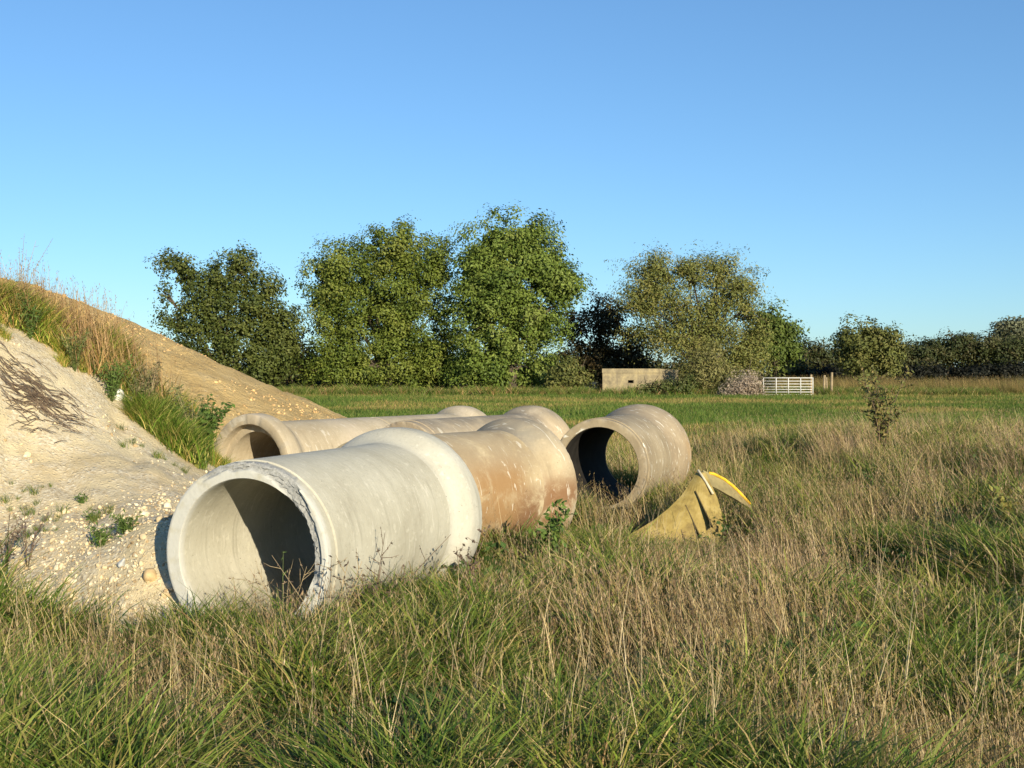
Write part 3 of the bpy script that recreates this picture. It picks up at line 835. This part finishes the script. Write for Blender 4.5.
def scatter(name, pts, rz, scl, tint, coll, nproto, label, cat, tilt=None):
    me = bpy.data.meshes.new(name); n_ = len(pts)
    me.vertices.add(n_); me.vertices.foreach_set("co", np.asarray(pts, np.float32).ravel())
    rot = np.zeros((n_, 3), np.float32)
    if tilt is not None: rot[:, :2] = tilt
    rot[:, 2] = rz
    a = me.attributes.new("rot", 'FLOAT_VECTOR', 'POINT'); a.data.foreach_set("vector", rot.ravel())
    a = me.attributes.new("scl", 'FLOAT', 'POINT'); a.data.foreach_set("value", np.asarray(scl, np.float32))
    a = me.attributes.new("idx", 'INT', 'POINT'); a.data.foreach_set("value", rng.integers(0, nproto, n_).astype(np.int32))
    t4 = np.ones((n_, 4), np.float32); t4[:, :3] = tint
    a = me.attributes.new("tint", 'FLOAT_COLOR', 'POINT'); a.data.foreach_set("color", t4.ravel())
    o = bpy.data.objects.new(name, me); C.objects.link(o)
    tag(o, label, cat, kind="stuff")
    ng = bpy.data.node_groups.new(name + "_scatter", 'GeometryNodeTree')
    ng.interface.new_socket("Geometry", in_out='INPUT', socket_type='NodeSocketGeometry')
    ng.interface.new_socket("Geometry", in_out='OUTPUT', socket_type='NodeSocketGeometry')
    N_ = ng.nodes; gi = N_.new("NodeGroupInput"); go = N_.new("NodeGroupOutput")
    ip = N_.new("GeometryNodeInstanceOnPoints"); ci = N_.new("GeometryNodeCollectionInfo")
    ci.inputs["Collection"].default_value = coll
    ci.inputs["Separate Children"].default_value = True; ci.inputs["Reset Children"].default_value = True
    def na(nm, ty):
        q = N_.new("GeometryNodeInputNamedAttribute"); q.data_type = ty; q.inputs["Name"].default_value = nm; return q.outputs["Attribute"]
    L = ng.links.new
    L(gi.outputs[0], ip.inputs["Points"]); L(ci.outputs[0], ip.inputs["Instance"])
    ip.inputs["Pick Instance"].default_value = True
    L(na("idx", 'INT'), ip.inputs["Instance Index"]); L(na("rot", 'FLOAT_VECTOR'), ip.inputs["Rotation"]); L(na("scl", 'FLOAT'), ip.inputs["Scale"])
    L(ip.outputs[0], go.inputs[0])
    md = o.modifiers.new("scatter", 'NODES'); md.node_group = ng
    return o

r2 = np.random.default_rng(11)
LEAFW = [(.07, .13, .03), (.10, .16, .04), (.13, .17, .05)]
GREENS = [(0.075, 0.13, 0.018), (0.115, 0.17, 0.025), (0.17, 0.205, 0.04), (0.045, 0.09, 0.014), (0.27, 0.24, 0.075)]
STRAWS = [(0.38, 0.285, 0.12), (0.52, 0.41, 0.20), (0.26, 0.175, 0.07), (0.44, 0.355, 0.17)]
MAUVES = [(0.27, 0.185, 0.105), (0.34, 0.25, 0.15), (0.20, 0.13, 0.075), (0.40, 0.30, 0.18)]
prot = []
for i in range(6):
    v_, f_, c_, _ = blades(34, 0.52, 0.0135, (-.10, .02), .6, 1.15, r2, GREENS, 4, base_r=.085)
    v2, f2, c2_, _ = blades(7, 0.5, 0.010, (-.08, .02), .7, 1.2, r2, STRAWS, 4, base_r=.09)
    prot.append(join([(v_, f_, c_), (v2, f2, c2_)]))
GRN = proto_coll("green_tuft", prot)
prot = []
for i in range(8):
    v_, f_, c_, tips = blades(10 + 3 * (i % 3), 0.66, 0.0066, (-.32, .04), .36, .4, r2, STRAWS + STRAWS[:2] + MAUVES, 4, base_r=.11)
    s_ = seed_heads(tips, .12, 4, .028, MAUVES + STRAWS[2:3], r2, .007, .18)
    v2, f2, c2_, _ = blades(12, 0.46, 0.0105, (-.16, .02), .75, 1.35, r2, STRAWS[:3] + [(0.19, .19, .06), (0.13, .17, .04)], 4, base_r=.10)
    v3, f3, c3_, _ = blades(8, 0.42, 0.0125, (-.12, .02), .6, 1.0, r2, GREENS, 4, base_r=.10)
    prot.append(join([(v_, f_, c_), s_, (v2, f2, c2_), (v3, f3, c3_)]))
DRY = proto_coll("dry_tuft", prot)
prot = []
for i in range(4):
    v_, f_, c_, tips = blades(4, 0.85, 0.0055, (-.05, .02), .30, .45, r2, [(0.5, .4, .24), (.44, .34, .19)], 5, base_r=.05)
    prot.append(join([(v_, f_, c_), seed_heads(tips, .12, 6, .022, STRAWS[:1] + MAUVES, r2, .005, .16)]))
STM = proto_coll("tall_stem", prot)
prot = []
for i in range(5):
    v_, f_, c_, _ = blades(26, 0.17, 0.016, (-.05, .0), .6, .6, r2, GREENS, 2, base_r=.14)
    prot.append(join([(v_, f_, c_)]))
SHT = proto_coll("short_tuft", prot)

def frustum_pts(n_, y0, y1, pw=1.0, margin=1.12):
    """ground positions, denser towards the viewer"""
    u = r2.random(n_)
    y = (y0 ** (1 - pw) + u * (y1 ** (1 - pw) - y0 ** (1 - pw))) ** (1 / (1 - pw)) if pw != 1 else y0 * (y1 / y0) ** u
    x = r2.uniform(-1, 1, n_) * (y * 512 / FOC * margin + .4)
    return x, y
def clear_of_pipes(x, y, pad=0.0):
    ok = np.ones(len(x), bool)
    for k in PIPES:
        s, l = pipe_uv(k, x, y)
        ok &= ~((s > -0.02 - pad) & (s < PL + pad) & (np.abs(l) < RO * .8 + pad))
    return ok
def near_pipe(x, y):
    d = np.full(len(x), 9.0)
    for k in ("A", "B", "F"):
        s, l = pipe_uv(k, x, y)
        ds = np.maximum(np.maximum(-s, s - PL), 0)
        d = np.minimum(d, np.sqrt(ds ** 2 + np.maximum(np.abs(l) - RO * .8, 0) ** 2))
    return d
def dryness(x, y):
    """1 where the stand is dead straw, 0 where it is green"""
    base_ = smooth01(x / y, -0.05, 0.13) * (0.34 + 0.44 * smooth01(y, 6.0, 9.5)) + 0.13
    base_ = base_ * (1 - .5 * smooth01(-x / y, 0.02, 0.12)) + (1.25 - .5 * smooth01(-x / y, 0.0, 0.1)) * (vnoise(x + 11, y + 3, 1.3, 3) - 0.5)
    base_ += .08 * smooth01(-x / y, -.05, .1) + .34 * smooth01(vnoise(x + 17, y + 61, .8, 2), .55, .7) * smooth01(-x / y, -.05, .05)
    base_ -= 1.7 * np.exp(-(((x - 3.7 - .25 * (y - 9.8)) / 1.0) ** 2 + ((y - 9.8) / 1.7) ** 2))
    base_ -= 0.6 * np.exp(-(((x - 3.0) / .7) ** 2 + ((y - 6.2) / .8) ** 2))
    base_ -= 0.9 * np.exp(-(near_pipe(x, y) / .55) ** 2)
    base_ += 0.4 * np.exp(-(((x + 0.3) / .8) ** 2 + ((y - 4.4) / .5) ** 2)) + .45 * np.exp(-(((x - .9) / .9) ** 2 + ((y - 8.2) / 1.2) ** 2))
    return base_

# green stand
x, y = frustum_pts(21000, 3.4, 24, 1.3)
ch = chalk_h(x, y); gh_ = ground_h(x, y)
d = dryness(x, y)
heap_ok = (ch < gh_ + 0.04 + .5 * np.maximum(vnoise(x + 81, y + 27, .5, 2) - .45, 0) * (.3 + 1.7 * r2.random(len(x)))) | (x > -1.5)
gap = smooth01(vnoise(x + 7, y + 3, .55, 2), .36, .58) * .97 + .03
keep = (r2.random(len(x)) < gap) & clear_of_pipes(x, y) & heap_ok & (r2.random(len(x)) > np.clip(d * 0.8, 0.05, .62))
x, y, d = x[keep], y[keep], d[keep]
zz = np.maximum(ground_h(x, y), np.where(x < -1, chalk_h(x, y), -9))
tn = vnoise(x + 5, y + 70, 0.9, 3)
tint = np.stack([0.75 + 0.65 * tn, 0.85 + 0.35 * tn, 0.75 + 0.4 * tn], 1) * r2.uniform(.8, 1.2, len(x))[:, None]
dens_h = 0.75 + 0.55 * vnoise(x + 31, y + 17, 1.1, 2)
npd = near_pipe(x, y)
dens_h = dens_h * (.62 + .6 * smooth01(vnoise(x + 7, y + 3, .55, 2), .38, .7))
scl = dens_h * (0.9 + 0.1 * smooth01(npd, .15, 1.0)) * r2.uniform(.75, 1.2, len(x))
sA, lA = pipe_uv("A", x, y)
front = (sA < 0.05) & (sA > -2.2) & (np.abs(lA) < 1.0)
scl = np.where(front & (sA > -.6), np.clip(scl * 1.15, .75, 1.15), scl)
def low_patch(x, y, scl, unit):
    """the stand is trampled low between the front pipes and the yellow piece"""
    r_ = x / y
    cap = (1.91 - y * np.where(r_ > .1, .139, .130)) / unit
    m_ = (r_ > .0) & (r_ < .22) & (y > 8) & (y < CZ + .4)
    return np.where(m_, np.minimum(scl, np.maximum(cap, .3)), scl)
scl = low_patch(x, y, scl, .42)
scatter("green_grass", np.c_[x, y, zz - .01], r2.uniform(0, 6.28, len(x)), scl, tint, GRN, 6, "long green grass growing around the pipes and across the foreground", "grass")

# dry stand
x, y = frustum_pts(14500, 3.6, 27, 1.25)
d = dryness(x, y)
ch = chalk_h(x, y)
keep = clear_of_pipes(x, y, .12) & ((ch < ground_h(x, y) + .08) | (x > -1.5)) & (r2.random(len(x)) < np.clip(d * .85, 0.03, .8))
keep &= (near_pipe(x, y) > .3) & (r2.random(len(x)) < smooth01(vnoise(x + 70, y + 33, .6, 2), .34, .58) * .96 + .04)
sC, lC = x - base[0], y - base[1]
keep &= ~((np.abs(x - 2.05) < .62) & (y > CZ - .75) & (y < CZ + .5) & (r2.random(len(x)) < .75))
x, y = x[keep], y[keep]
tn = vnoise(x + 15, y + 40, 1.0, 3); tn2 = vnoise(x + 80, y + 10, 2.2, 2)
tint = np.stack([0.8 + .5 * tn, 0.78 + .5 * tn + .12 * (tn2 - .5), 0.72 + .55 * tn - .3 * (tn2 - .5)], 1)
scl = (0.72 + .45 * vnoise(x + 3, y + 90, 1.3, 2)) * r2.uniform(.75, 1.25, len(x)) * (1 - .22 * (1 - smooth01(y, 4, 8)))
scl = np.where((y > 8) & (y < CZ) & (x < 3), scl * .85, scl)
scl = low_patch(x, y, scl, .62)
scatter("dry_grass", np.c_[x, y, ground_h(x, y) - .01], r2.uniform(-.9, .9, len(x)), scl, tint, DRY, 8, "tall dead grass with mauve brown seed heads on the right", "grass")

# broad-leaved weeds among the grass
prot = []
for i in range(5):
    az = r2.uniform(0, 6.28, 26); rad_ = r2.uniform(.02, .16, 26); hz = r2.uniform(.04, .34, 26)
    P_ = np.stack([np.cos(az) * rad_, np.sin(az) * rad_, hz], 1)
    N_w = np.stack([np.cos(az) * .6, np.sin(az) * .6, np.full(26, .7)], 1) + r2.normal(size=(26, 3)) * .3; N_w /= np.linalg.norm(N_w, axis=1, keepdims=True)
    lw = leaf_quads(P_, N_w, r2.uniform(.045, .10, 26), np.array(LEAFW)[r2.integers(0, 3, 26)] * r2.uniform(.8, 1.2, 26)[:, None], .5, r2)
    sw = blades(5, .36, .006, (0, 0), .35, .3, r2, [(.12, .13, .05)], 3, base_r=.03)[:3]
    prot.append(join([lw, sw]))
BRD = proto_coll("broad_leaved_weed", prot)
x, y = frustum_pts(1500, 3.8, 16, 1.2)
keep = clear_of_pipes(x, y, .12) & (chalk_h(x, y) < ground_h(x, y) + .1) & (vnoise(x + 44, y + 21, .8, 2) > .54)
x, y = x[keep], y[keep]
scatter("ground_weeds", np.c_[x, y, ground_h(x, y) - .01], r2.uniform(0, 6.28, len(x)), r2.uniform(.6, 1.25, len(x)), np.ones((len(x), 3)) * r2.uniform(.75, 1.25, len(x))[:, None], BRD, 5, "leafy green weeds mixed through the foreground grass", "weeds")

# tall single stems
x, y = frustum_pts(620, 4.2, 16, 1.2)
keep = clear_of_pipes(x, y, .2) & (chalk_h(x, y) < ground_h(x, y) + .08) & (near_pipe(x, y) > .35)
x, y = x[keep], y[keep]
tint = np.ones((len(x), 3)) * r2.uniform(.8, 1.3, len(x))[:, None]
scatter("straw_stems", np.c_[x, y, ground_h(x, y) - .01], r2.uniform(0, 6.28, len(x)), r2.uniform(.6, 1.1, len(x)), tint, STM, 4, "scattered tall pale straw stems standing above the foreground grass", "grass")

# meadow
x, y = frustum_pts(30000, 15, 96, 0.6)
keep = (surf_h(x, y) < ground_h(x, y) + .02) & clear_of_pipes(x, y, .1)
x, y = x[keep], y[keep]
bandn = vnoise(x * .3 + 40, y * .55 + 8, 2.4, 4)
tw = smooth01(bandn, .48, .66)[:, None] * .6
tint = (1 - tw) * np.array([0.78, 0.92, 0.8]) + tw * np.array([2.5, 1.55, 2.4])
tint = tint * (0.75 + .5 * vnoise(x + 90, y, 1.7, 2))[:, None]
edge = smooth01(y, 76, 90)
scl = (0.75 + .5 * r2.random(len(x))) * (1 + y / 160) * (1 + .5 * edge)
scatter("meadow_grass", np.c_[x, y, ground_h(x, y) - .01], r2.uniform(0, 6.28, len(x)), scl, tint, SHT, 5, "short green meadow grass reaching back to the trees", "grass")

# rough uncut fringe under the trees
x = r2.uniform(-34, 34, 5200); y = 81.5 + np.abs(r2.normal(0, 2.6, 5200)) - 1.5
kk_ = (vnoise(x + 9, y * 2, 2.2, 2) > .33) & ~((np.abs(x - 19.2) < 2.2) & (y < 81.5)) & ~((np.abs(x - pb[0]) < 2.6) & (y < 86) & (r2.random(len(x)) < .7))
x, y = x[kk_], y[kk_]
ft = vnoise(x + 60, y, 1.5, 3)[:, None]
tint = np.where(r2.random(len(x))[:, None] < .72, np.array([.7, .8, .7]) + .4 * ft, np.array([1.7, 1.2, 1.5]))
scatter("tree_fringe", np.c_[x, y, ground_h(x, y) - .02], r2.uniform(0, 6.28, len(x)), r2.uniform(.7, 1.9, len(x)) * (.6 + .8 * ft[:, 0]), tint, GRN, 6, "rough uncut grass along the foot of the trees and gate", "grass")

# rank weeds in front of the right-hand hedge and along the tree line
x = r2.uniform(0, 1, 4600); 
y = r2.uniform(84, 99, 4600); pxx = 780 + x * 295
x = (pxx - 512) / FOC * y
tint = np.where(r2.random(len(x))[:, None] < .5, np.array([.85, .8, .6]), np.array([.38, .46, .25])) * r2.uniform(.7, 1.3, len(x))[:, None]
scatter("rank_weeds", np.c_[x, y, ground_h(x, y)], r2.uniform(-1, 1, len(x)), r2.uniform(.9, 2.1, len(x)) * (.6 + .7 * vnoise(x, y, 1.5, 2)), tint, DRY, 8, "tall brown and olive weeds in front of the right hand hedge", "weeds")

# vegetation on the heap crest
def crest(n_, wid):
    t = r2.random(n_)
    ln = np.array([W(-40, 322, 12.0), W(0, 337, 12.0), W(60, 368, 12.2), W(100, 402, 12.3), W(150, 432, 12.6), W(200, 468, 12.6)])
    q = t * (len(ln) - 1); i = np.minimum(q.astype(int), len(ln) - 2); f = (q - i)[:, None]
    p = ln[i] * (1 - f) + ln[i + 1] * f
    return p[:, 0] + .15 * r2.normal(size=n_) - .15, p[:, 1] + r2.random(n_) ** 1.2 * wid
bx, by = crest(4200, 1.8)
cl = vnoise(bx + 20, by + 20, .42, 3)
k2 = clear_of_pipes(bx, by, .08) & (cl > .53); bx, by, cl = bx[k2], by[k2], cl[k2]
tn = vnoise(bx + 2, by + 4, .6, 3)
tint = np.stack([.5 + 1.7 * tn, .85 + .9 * tn, .6 + .7 * tn], 1) * r2.uniform(.75, 1.2, len(bx))[:, None]
scatter("heap_grass", np.c_[bx, by, surf_h(bx, by) - .01], r2.uniform(0, 6.28, len(bx)), (.26 + .58 * smooth01(cl, .53, .75)) * r2.uniform(.6, 1.15, len(bx)), tint, GRN, 6, "green grass along the crest of the chalk heap", "grass")
bx, by = crest(900, 1.8)
k2 = clear_of_pipes(bx, by, .25) & (vnoise(bx + 50, by + 9, .6, 2) > .5 + .12 * smooth01(bx, -4.6, -3.8)) & (by > 12.3); bx, by = bx[k2], by[k2]
tint = np.array([[1.1, .95, .8]]) * r2.uniform(.75, 1.15, len(bx))[:, None]
scatter("heap_straw", np.c_[bx, by, surf_h(bx, by) - .01], r2.uniform(-1.5, 1.5, len(bx)), r2.uniform(.45, 1.2, len(bx)), tint, DRY, 8, "dry brown grass mixed into the crest of the chalk heap", "grass")
x = r2.uniform(-6.5, -2.4, 900); y = r2.uniform(7.6, 12.4, 900)
k2 = (vnoise(x + 33, y + 12, .7, 2) > .68) & (chalk_h(x, y) > .05) & clear_of_pipes(x, y, .2); x, y = x[k2], y[k2]
scatter("heap_sprouts", np.c_[x, y, chalk_h(x, y) - .01], r2.uniform(0, 6.28, len(x)), r2.uniform(.12, .3, len(x)), np.array([[.9, .95, .85]]) * np.ones((len(x), 1)), GRN, 6, "sparse green sprouts dotted over the bare chalk slope", "weeds")

# ---- stones strewn over the chalk heap
def stone_mesh(seed, s):
    rg = np.random.default_rng(seed)
    bm = bmesh.new(); bmesh.ops.create_icosphere(bm, subdivisions=2, radius=1)
    sq = rg.uniform(.6, 1.2, 3)
    pl = rg.normal(size=(9, 3)); pl /= np.linalg.norm(pl, axis=1, keepdims=True); pd = rg.uniform(.5, .85, 9)
    for v_ in bm.verts:
        p = np.array(v_.co)
        for n__, d__ in zip(pl, pd):
            q = p @ n__
            if q > d__: p = p - n__ * (q - d__)
        v_.co = p * sq * s * 1.15
    V = np.array([tuple(v_.co) for v_ in bm.verts]); F = np.array([[q.index for q in f.verts] for f in bm.faces]); bm.free()
    return V, F
STONE = leaf_mat("chalk_stone", 0.0, True, 0.1)
col = bpy.data.collections.new("chalk_stone")
for i in range(5):
    V, F = stone_mesh(i, 0.03)
    o = mesh_obj("chalk_stone", V, F, STONE, None, False, np.tile([[.62, .55, .42]], (len(V), 1)) * np.random.default_rng(i).uniform(.8, 1.15))
    C.objects.unlink(o); col.objects.link(o)
x = r2.uniform(-7, -1.7, 42000); y = r2.uniform(7.4, 13.2, 42000)
h = chalk_h(x, y)
dn = vnoise(x, y, .8, 3) + .55 * (1 - smooth01(h, .3, 1.1))
keep = (h > .06) & (r2.random(len(x)) < smooth01(dn, .4, 1.05) * .6) & clear_of_pipes(x, y, .15)
x, y, h = x[keep], y[keep], h[keep]
tc = r2.random(len(x))[:, None]
tint = np.where(tc < .35, np.array([.98, .95, .88]), np.where(tc < .8, np.array([.9, .8, .64]), np.array([.55, .45, .33])))
s_ = 0.2 + 0.45 * r2.random(len(x)) ** 3 + (r2.random(len(x)) > .985) * .8
scatter("chalk_rubble", np.c_[x, y, h], r2.uniform(0, 6.28, len(x)), s_, tint, col, 5, "small pale chalk stones strewn over the heap", "stones", tilt=r2.uniform(-1, 1, (len(x), 2)))

# ------------------------------------------------------------------ single weeds, twigs and lumps
PLANT = leaf_mat("weed_leaves", 0.3, False, 0.25)
r3 = np.random.default_rng(77)
def weed(name, label, cat, px, py, depth, h, nst, leaf_n, leaf, cols, stemcol=TWIG, group=None, lean=(0, 0), spread=.35, srad=.004, aspect=.45, lo=.15, zbase=None, side=0, droop=.0):
    b0 = W(px, py, depth); z = float(surf_h(np.array([b0[0]]), np.array([depth]))[0]) if zbase is None else zbase
    root = empty(name, (b0[0], depth, z)); tag(root, label, cat, group)
    parts = []; P = []
    for i in range(nst):
        az = r3.uniform(0, 6.28); sp = spread * r3.uniform(.2, 1)
        hh = h * r3.uniform(.6, 1.05)
        e = np.array([math.cos(az) * sp * hh + lean[0], math.sin(az) * sp * hh + lean[1], hh])
        m1 = e * np.array([.35, .35, .55])
        parts.append(tube([(0, 0, -.03), m1, e], [srad, srad * .8, srad * .35], 5))
        def at(t): return m1 * (t / .55) if t < .55 else m1 + (e - m1) * (t - .55) / .45
        for k in range(side):
            t = r3.uniform(.35, .95); q = at(t); d = r3.normal(size=3); d[2] = abs(d[2]) * .9; d *= h * .16 / np.linalg.norm(d)
            parts.append(tube([q, q + d * .6, q + d + (0, 0, h * .02)], [srad * .55, srad * .45, srad * .25], 4))
            for _ in range(max(1, leaf_n // max(1, side * 2))): P.append(q + d * r3.uniform(.5, 1.05))
        for k in range(leaf_n if not side else leaf_n // 2):
            P.append(at(r3.uniform(lo, 1.0)) + r3.normal(size=3) * leaf * .45)
    V, F = merge(parts); mesh_obj("stem", V, F, stemcol, root, True)
    if P:
        P = np.array(P); nn = r3.normal(size=P.shape) * .6 + np.array([.2, -.5, .6]); nn /= np.linalg.norm(nn, axis=1, keepdims=True)
        c_ = np.array(cols)[r3.integers(0, len(cols), len(P))] * r3.uniform(.75, 1.25, len(P))[:, None]
        V, F, Cc = leaf_quads(P, nn, leaf * r3.uniform(.6, 1.3, len(P)), c_, aspect, r3)
        mesh_obj("leaves", V, F, PLANT, root, False, Cc)
    return root
LG = [(0.10, .17, .03), (.13, .19, .04), (.08, .13, .025)]
DK = [(0.10, .075, .055), (.14, .10, .07)]
STALK = simple_mat("straw_stalk", (0.33, 0.25, 0.14), 0.3, 9, 0.9)
GSTEM = simple_mat("green_stalk", (0.12, 0.15, 0.05), 0.3, 9, 0.9)
weed("leafy_weed", "small leafy green weed growing against the rust stained pipe", "weed", 549, 528, 10.3, .74, 9, 60, .075, LG, GSTEM, "weeds by the pipes")
weed("leafy_weed", "low green weed at the grassy gap before the dark mouthed pipe", "weed", 600, 520, 13.2, .22, 6, 22, .06, LG, GSTEM, "weeds by the pipes")
weed("dead_stalk", "dark seedy dead stalk in front of the white socket", "weed", 463, 572, 8.6, .74, 4, 40, .032, DK, TWIG, "dead stalks in front of the pale pipe", srad=.0045, side=6, aspect=.6)
weed("dead_stalk", "arching dead stalks leaning over the middle of the pale pipe", "weed", 372, 600, 7.8, .78, 7, 30, .03, DK, TWIG, "dead stalks in front of the pale pipe", (.1, 0), .6, .0045, side=5)
weed("dead_stalk", "thin dead stalks by the right lip of the chipped pipe mouth", "weed", 330, 616, 7.2, .74, 6, 26, .028, DK, STALK, "dead stalks in front of the pale pipe", (.05, 0), .6, .0045, side=4)
weed("dead_stalk", "tangled brown stalks standing inside the shadow of the chipped mouth", "weed", 284, 618, 7.4, .72, 9, 24, .022, [(.2, .14, .09), (.26, .19, .12)], STALK, "dead stalks in front of the pale pipe", (0, 0), .45, .003, side=8)
weed("grass_stalk", "single tall green stem in front of the chipped pipe mouth", "weed", 282, 622, 7.3, .80, 2, 10, .05, LG, GSTEM, None, (-.06, 0), .12, .0035, aspect=.16)
weed("sapling", "spindly sapling with sparse yellowish leaves above the tall dead grass", "sapling", 882, 452, 20.0, 1.55, 11, 110, .085, [(.22, .21, .06), (.16, .18, .05), (.26, .2, .07)], TWIG, None, (0, 0), .48, .009, side=6, lo=.3)
weed("thistle", "dead mauve thistle leaning right on the chalk slope", "weed", 27, 565, 9.0, .46, 6, 22, .026, [(.16, .12, .11), (.2, .16, .14)], TWIG, "dead thistles on the chalk slope", (.1, 0), .55, .004, lo=.3, side=3)
weed("thistle", "brown dead thistle at the left edge of the photo", "weed", 5, 570, 9.0, .44, 8, 22, .026, [(.16, .12, .09), (.22, .16, .11)], TWIG, "dead thistles on the chalk slope", (0, 0), .6, .004, lo=.3, side=3)
weed("nettle_patch", "dense broad leaved green nettles at the bottom left", "weed", 40, 742, 5.35, .38, 24, 26, .06, [(.06, .13, .035), (.09, .16, .05), (.07, .12, .05)], GSTEM, None, (0, 0), .75, .003)
weed("mugwort", "feathery pale green weed rising from the heap crest beside the socket mouth", "weed", 192, 440, 13.3, .85, 12, 46, .06, [(.16, .17, .06), (.2, .18, .08), (.12, .15, .05)], STALK, "weeds on the crest of the heap", (0, 0), .5, .004, .25)
weed("mugwort", "brownish feathery weed halfway along the heap crest", "weed", 150, 415, 13.1, .7, 9, 40, .06, [(.22, .17, .09), (.16, .15, .06)], STALK, "weeds on the crest of the heap", (0, 0), .5, .004, .25)
weed("leafy_weed", "dark leafy weed filling the hollow left of the socket mouth", "weed", 205, 445, 14.0, .6, 16, 40, .075, [(.07, .12, .025), (.1, .16, .03)], GSTEM, "weeds on the crest of the heap", (0, 0), .7, .004)
weed("yellow_weed", "yellow green leafy weed in the dead grass at the far right", "weed", 1008, 500, 11.0, .6, 10, 36, .07, [(.26, .24, .05), (.2, .22, .05), (.3, .24, .06)], GSTEM, None, (0, 0), .5, .004)
for (px, py, dz, hh, lb) in [(100, 556, 9.0, .17, "left of two green tufts on the bare chalk near the front pipe"), (124, 556, 8.9, .14, "right of two green tufts on the bare chalk near the front pipe"), (92, 500, 9.8, .06, "tiny green sprig higher up the bare chalk slope"), (82, 478, 10.2, .06, "topmost tiny green sprig on the bare chalk slope")]:
    weed("green_tuft", lb, "weed", px, py, dz, hh, 26 if hh > .1 else 7, 10, .05, LG, GSTEM, "green tufts on the chalk slope", (0, 0), 1.2, .002, .2)

for (px, py, dz, hh, nst, lf, cs, lb) in [
    (30, 345, 12.5, .55, 12, .06, LG, "leafy green weed highest on the crest by the left edge"),
    (75, 372, 12.6, .5, 14, .055, [(.12, .16, .035), (.2, .18, .07)], "broad leafy weed at the middle of the crest, above the twig pile"),
    (112, 402, 12.7, .45, 14, .06, LG, "bright leafy weed on the crest right of the white lumps"),
    (140, 425, 12.9, .5, 12, .05, [(.18, .17, .06), (.25, .2, .1)], "yellowing leafy weed low on the heap crest"),
    (172, 452, 13.0, .4, 16, .055, LG, "low green weed nearest the front pipe on the crest"),
    (20, 330, 12.8, 1.0, 6, .03, [(.3, .22, .13), (.24, .18, .1)], "tall dry weed standing against the sky at the left edge")]:
    weed("leafy_weed", lb, "weed", px, py, dz, hh, nst, 34, lf, cs, GSTEM if hh < .9 else STALK, "weeds on the crest of the heap", (0, 0), .6, .004, .2)

# heap of dead twigs on the chalk slope
b0 = W(34, 412, 11.6)
def slope_at(x, y): return float(chalk_h(np.array([x]), np.array([y]))[0])
parts = []
for i in range(210):
    x0 = b0[0] + r3.normal() * .19; y0 = 11.6 + r3.normal() * .2
    a = r3.uniform(-.5, .9) + (math.pi if r3.random() < .5 else 0); L_ = r3.uniform(.08, .3)
    pts = []
    up = r3.uniform(.005, .03)
    for t in (0, .33, .66, 1):
        x1 = x0 + math.cos(a + .2 * t) * L_ * t; y1 = y0 + math.sin(a + .2 * t) * L_ * t
        pts.append((x1 - b0[0], y1 - 11.6, slope_at(x1, y1) - b0[2] + up * (1 + math.sin(3 * t))))
    parts.append(tube(pts, [.0035, .003, .0028, .002], 4))
V, F = merge(parts)
o = mesh_obj("twig_pile", V, F, TWIG, None, True, loc=tuple(b0))
tag(o, "flat pile of dead brown twigs lying on the upper chalk slope", "brushwood", kind="stuff")

# loose lumps
def lump(px, py, depth, size, label, colr, sd_):
    V, F = stone_mesh(sd_, size); p = W(px, py, depth)
    z = float(surf_h(np.array([p[0]]), np.array([depth]))[0])
    o = mesh_obj("chalk_lump", V, F, simple_mat("lump_stone", colr, .25, 14, .95, .6), None, False, loc=(p[0], depth, z + size * .4))
    o.rotation_euler = (r3.uniform(-.4, .4), r3.uniform(-.4, .4), r3.uniform(0, 6))
    tag(o, label, "stone", "large loose stones on the heap")
lump(118, 350, 12.8, .075, "white chalk lump highest among the weeds on the heap crest", (.68, .65, .55), 31)
lump(134, 358, 12.9, .09, "bigger white chalk lump lower among the crest weeds", (.66, .62, .52), 32)
lump(150, 588, 8.25, .05, "orange tan stone beside the left edge of the chipped pipe mouth", (.50, .36, .19), 33)
lump(166, 584, 8.1, .035, "small tan stone touching the chipped pipe's rim", (.46, .35, .2), 34)
lump(122, 575, 8.5, .042, "flat grey stone on the chalk left of the pipe mouth", (.40, .40, .38), 35)
lump(168, 606, 7.75, .05, "small white stone at the foot of the pipe mouth", (.62, .57, .46), 36)

x = r2.uniform(-14, -2, 5200); y = r2.uniform(17, 26, 5200)
h = sand_h(x, y); k2 = (h > surf_h(x, y) - .01) & (h > .1) & (vnoise(x, y, 1.1, 3) > .42); x, y, h = x[k2], y[k2], h[k2]
tint = np.array([[.95, .70, .42]]) * r2.uniform(.55, 1.25, len(x))[:, None]
scatter("sand_clods", np.c_[x, y, h], r2.uniform(0, 6.28, len(x)), .35 + 1.1 * r2.random(len(x)) ** 4, tint, col, 5, "clods and stones strewn over the sandy heap", "clods", tilt=r2.uniform(-1, 1, (len(x), 2)))
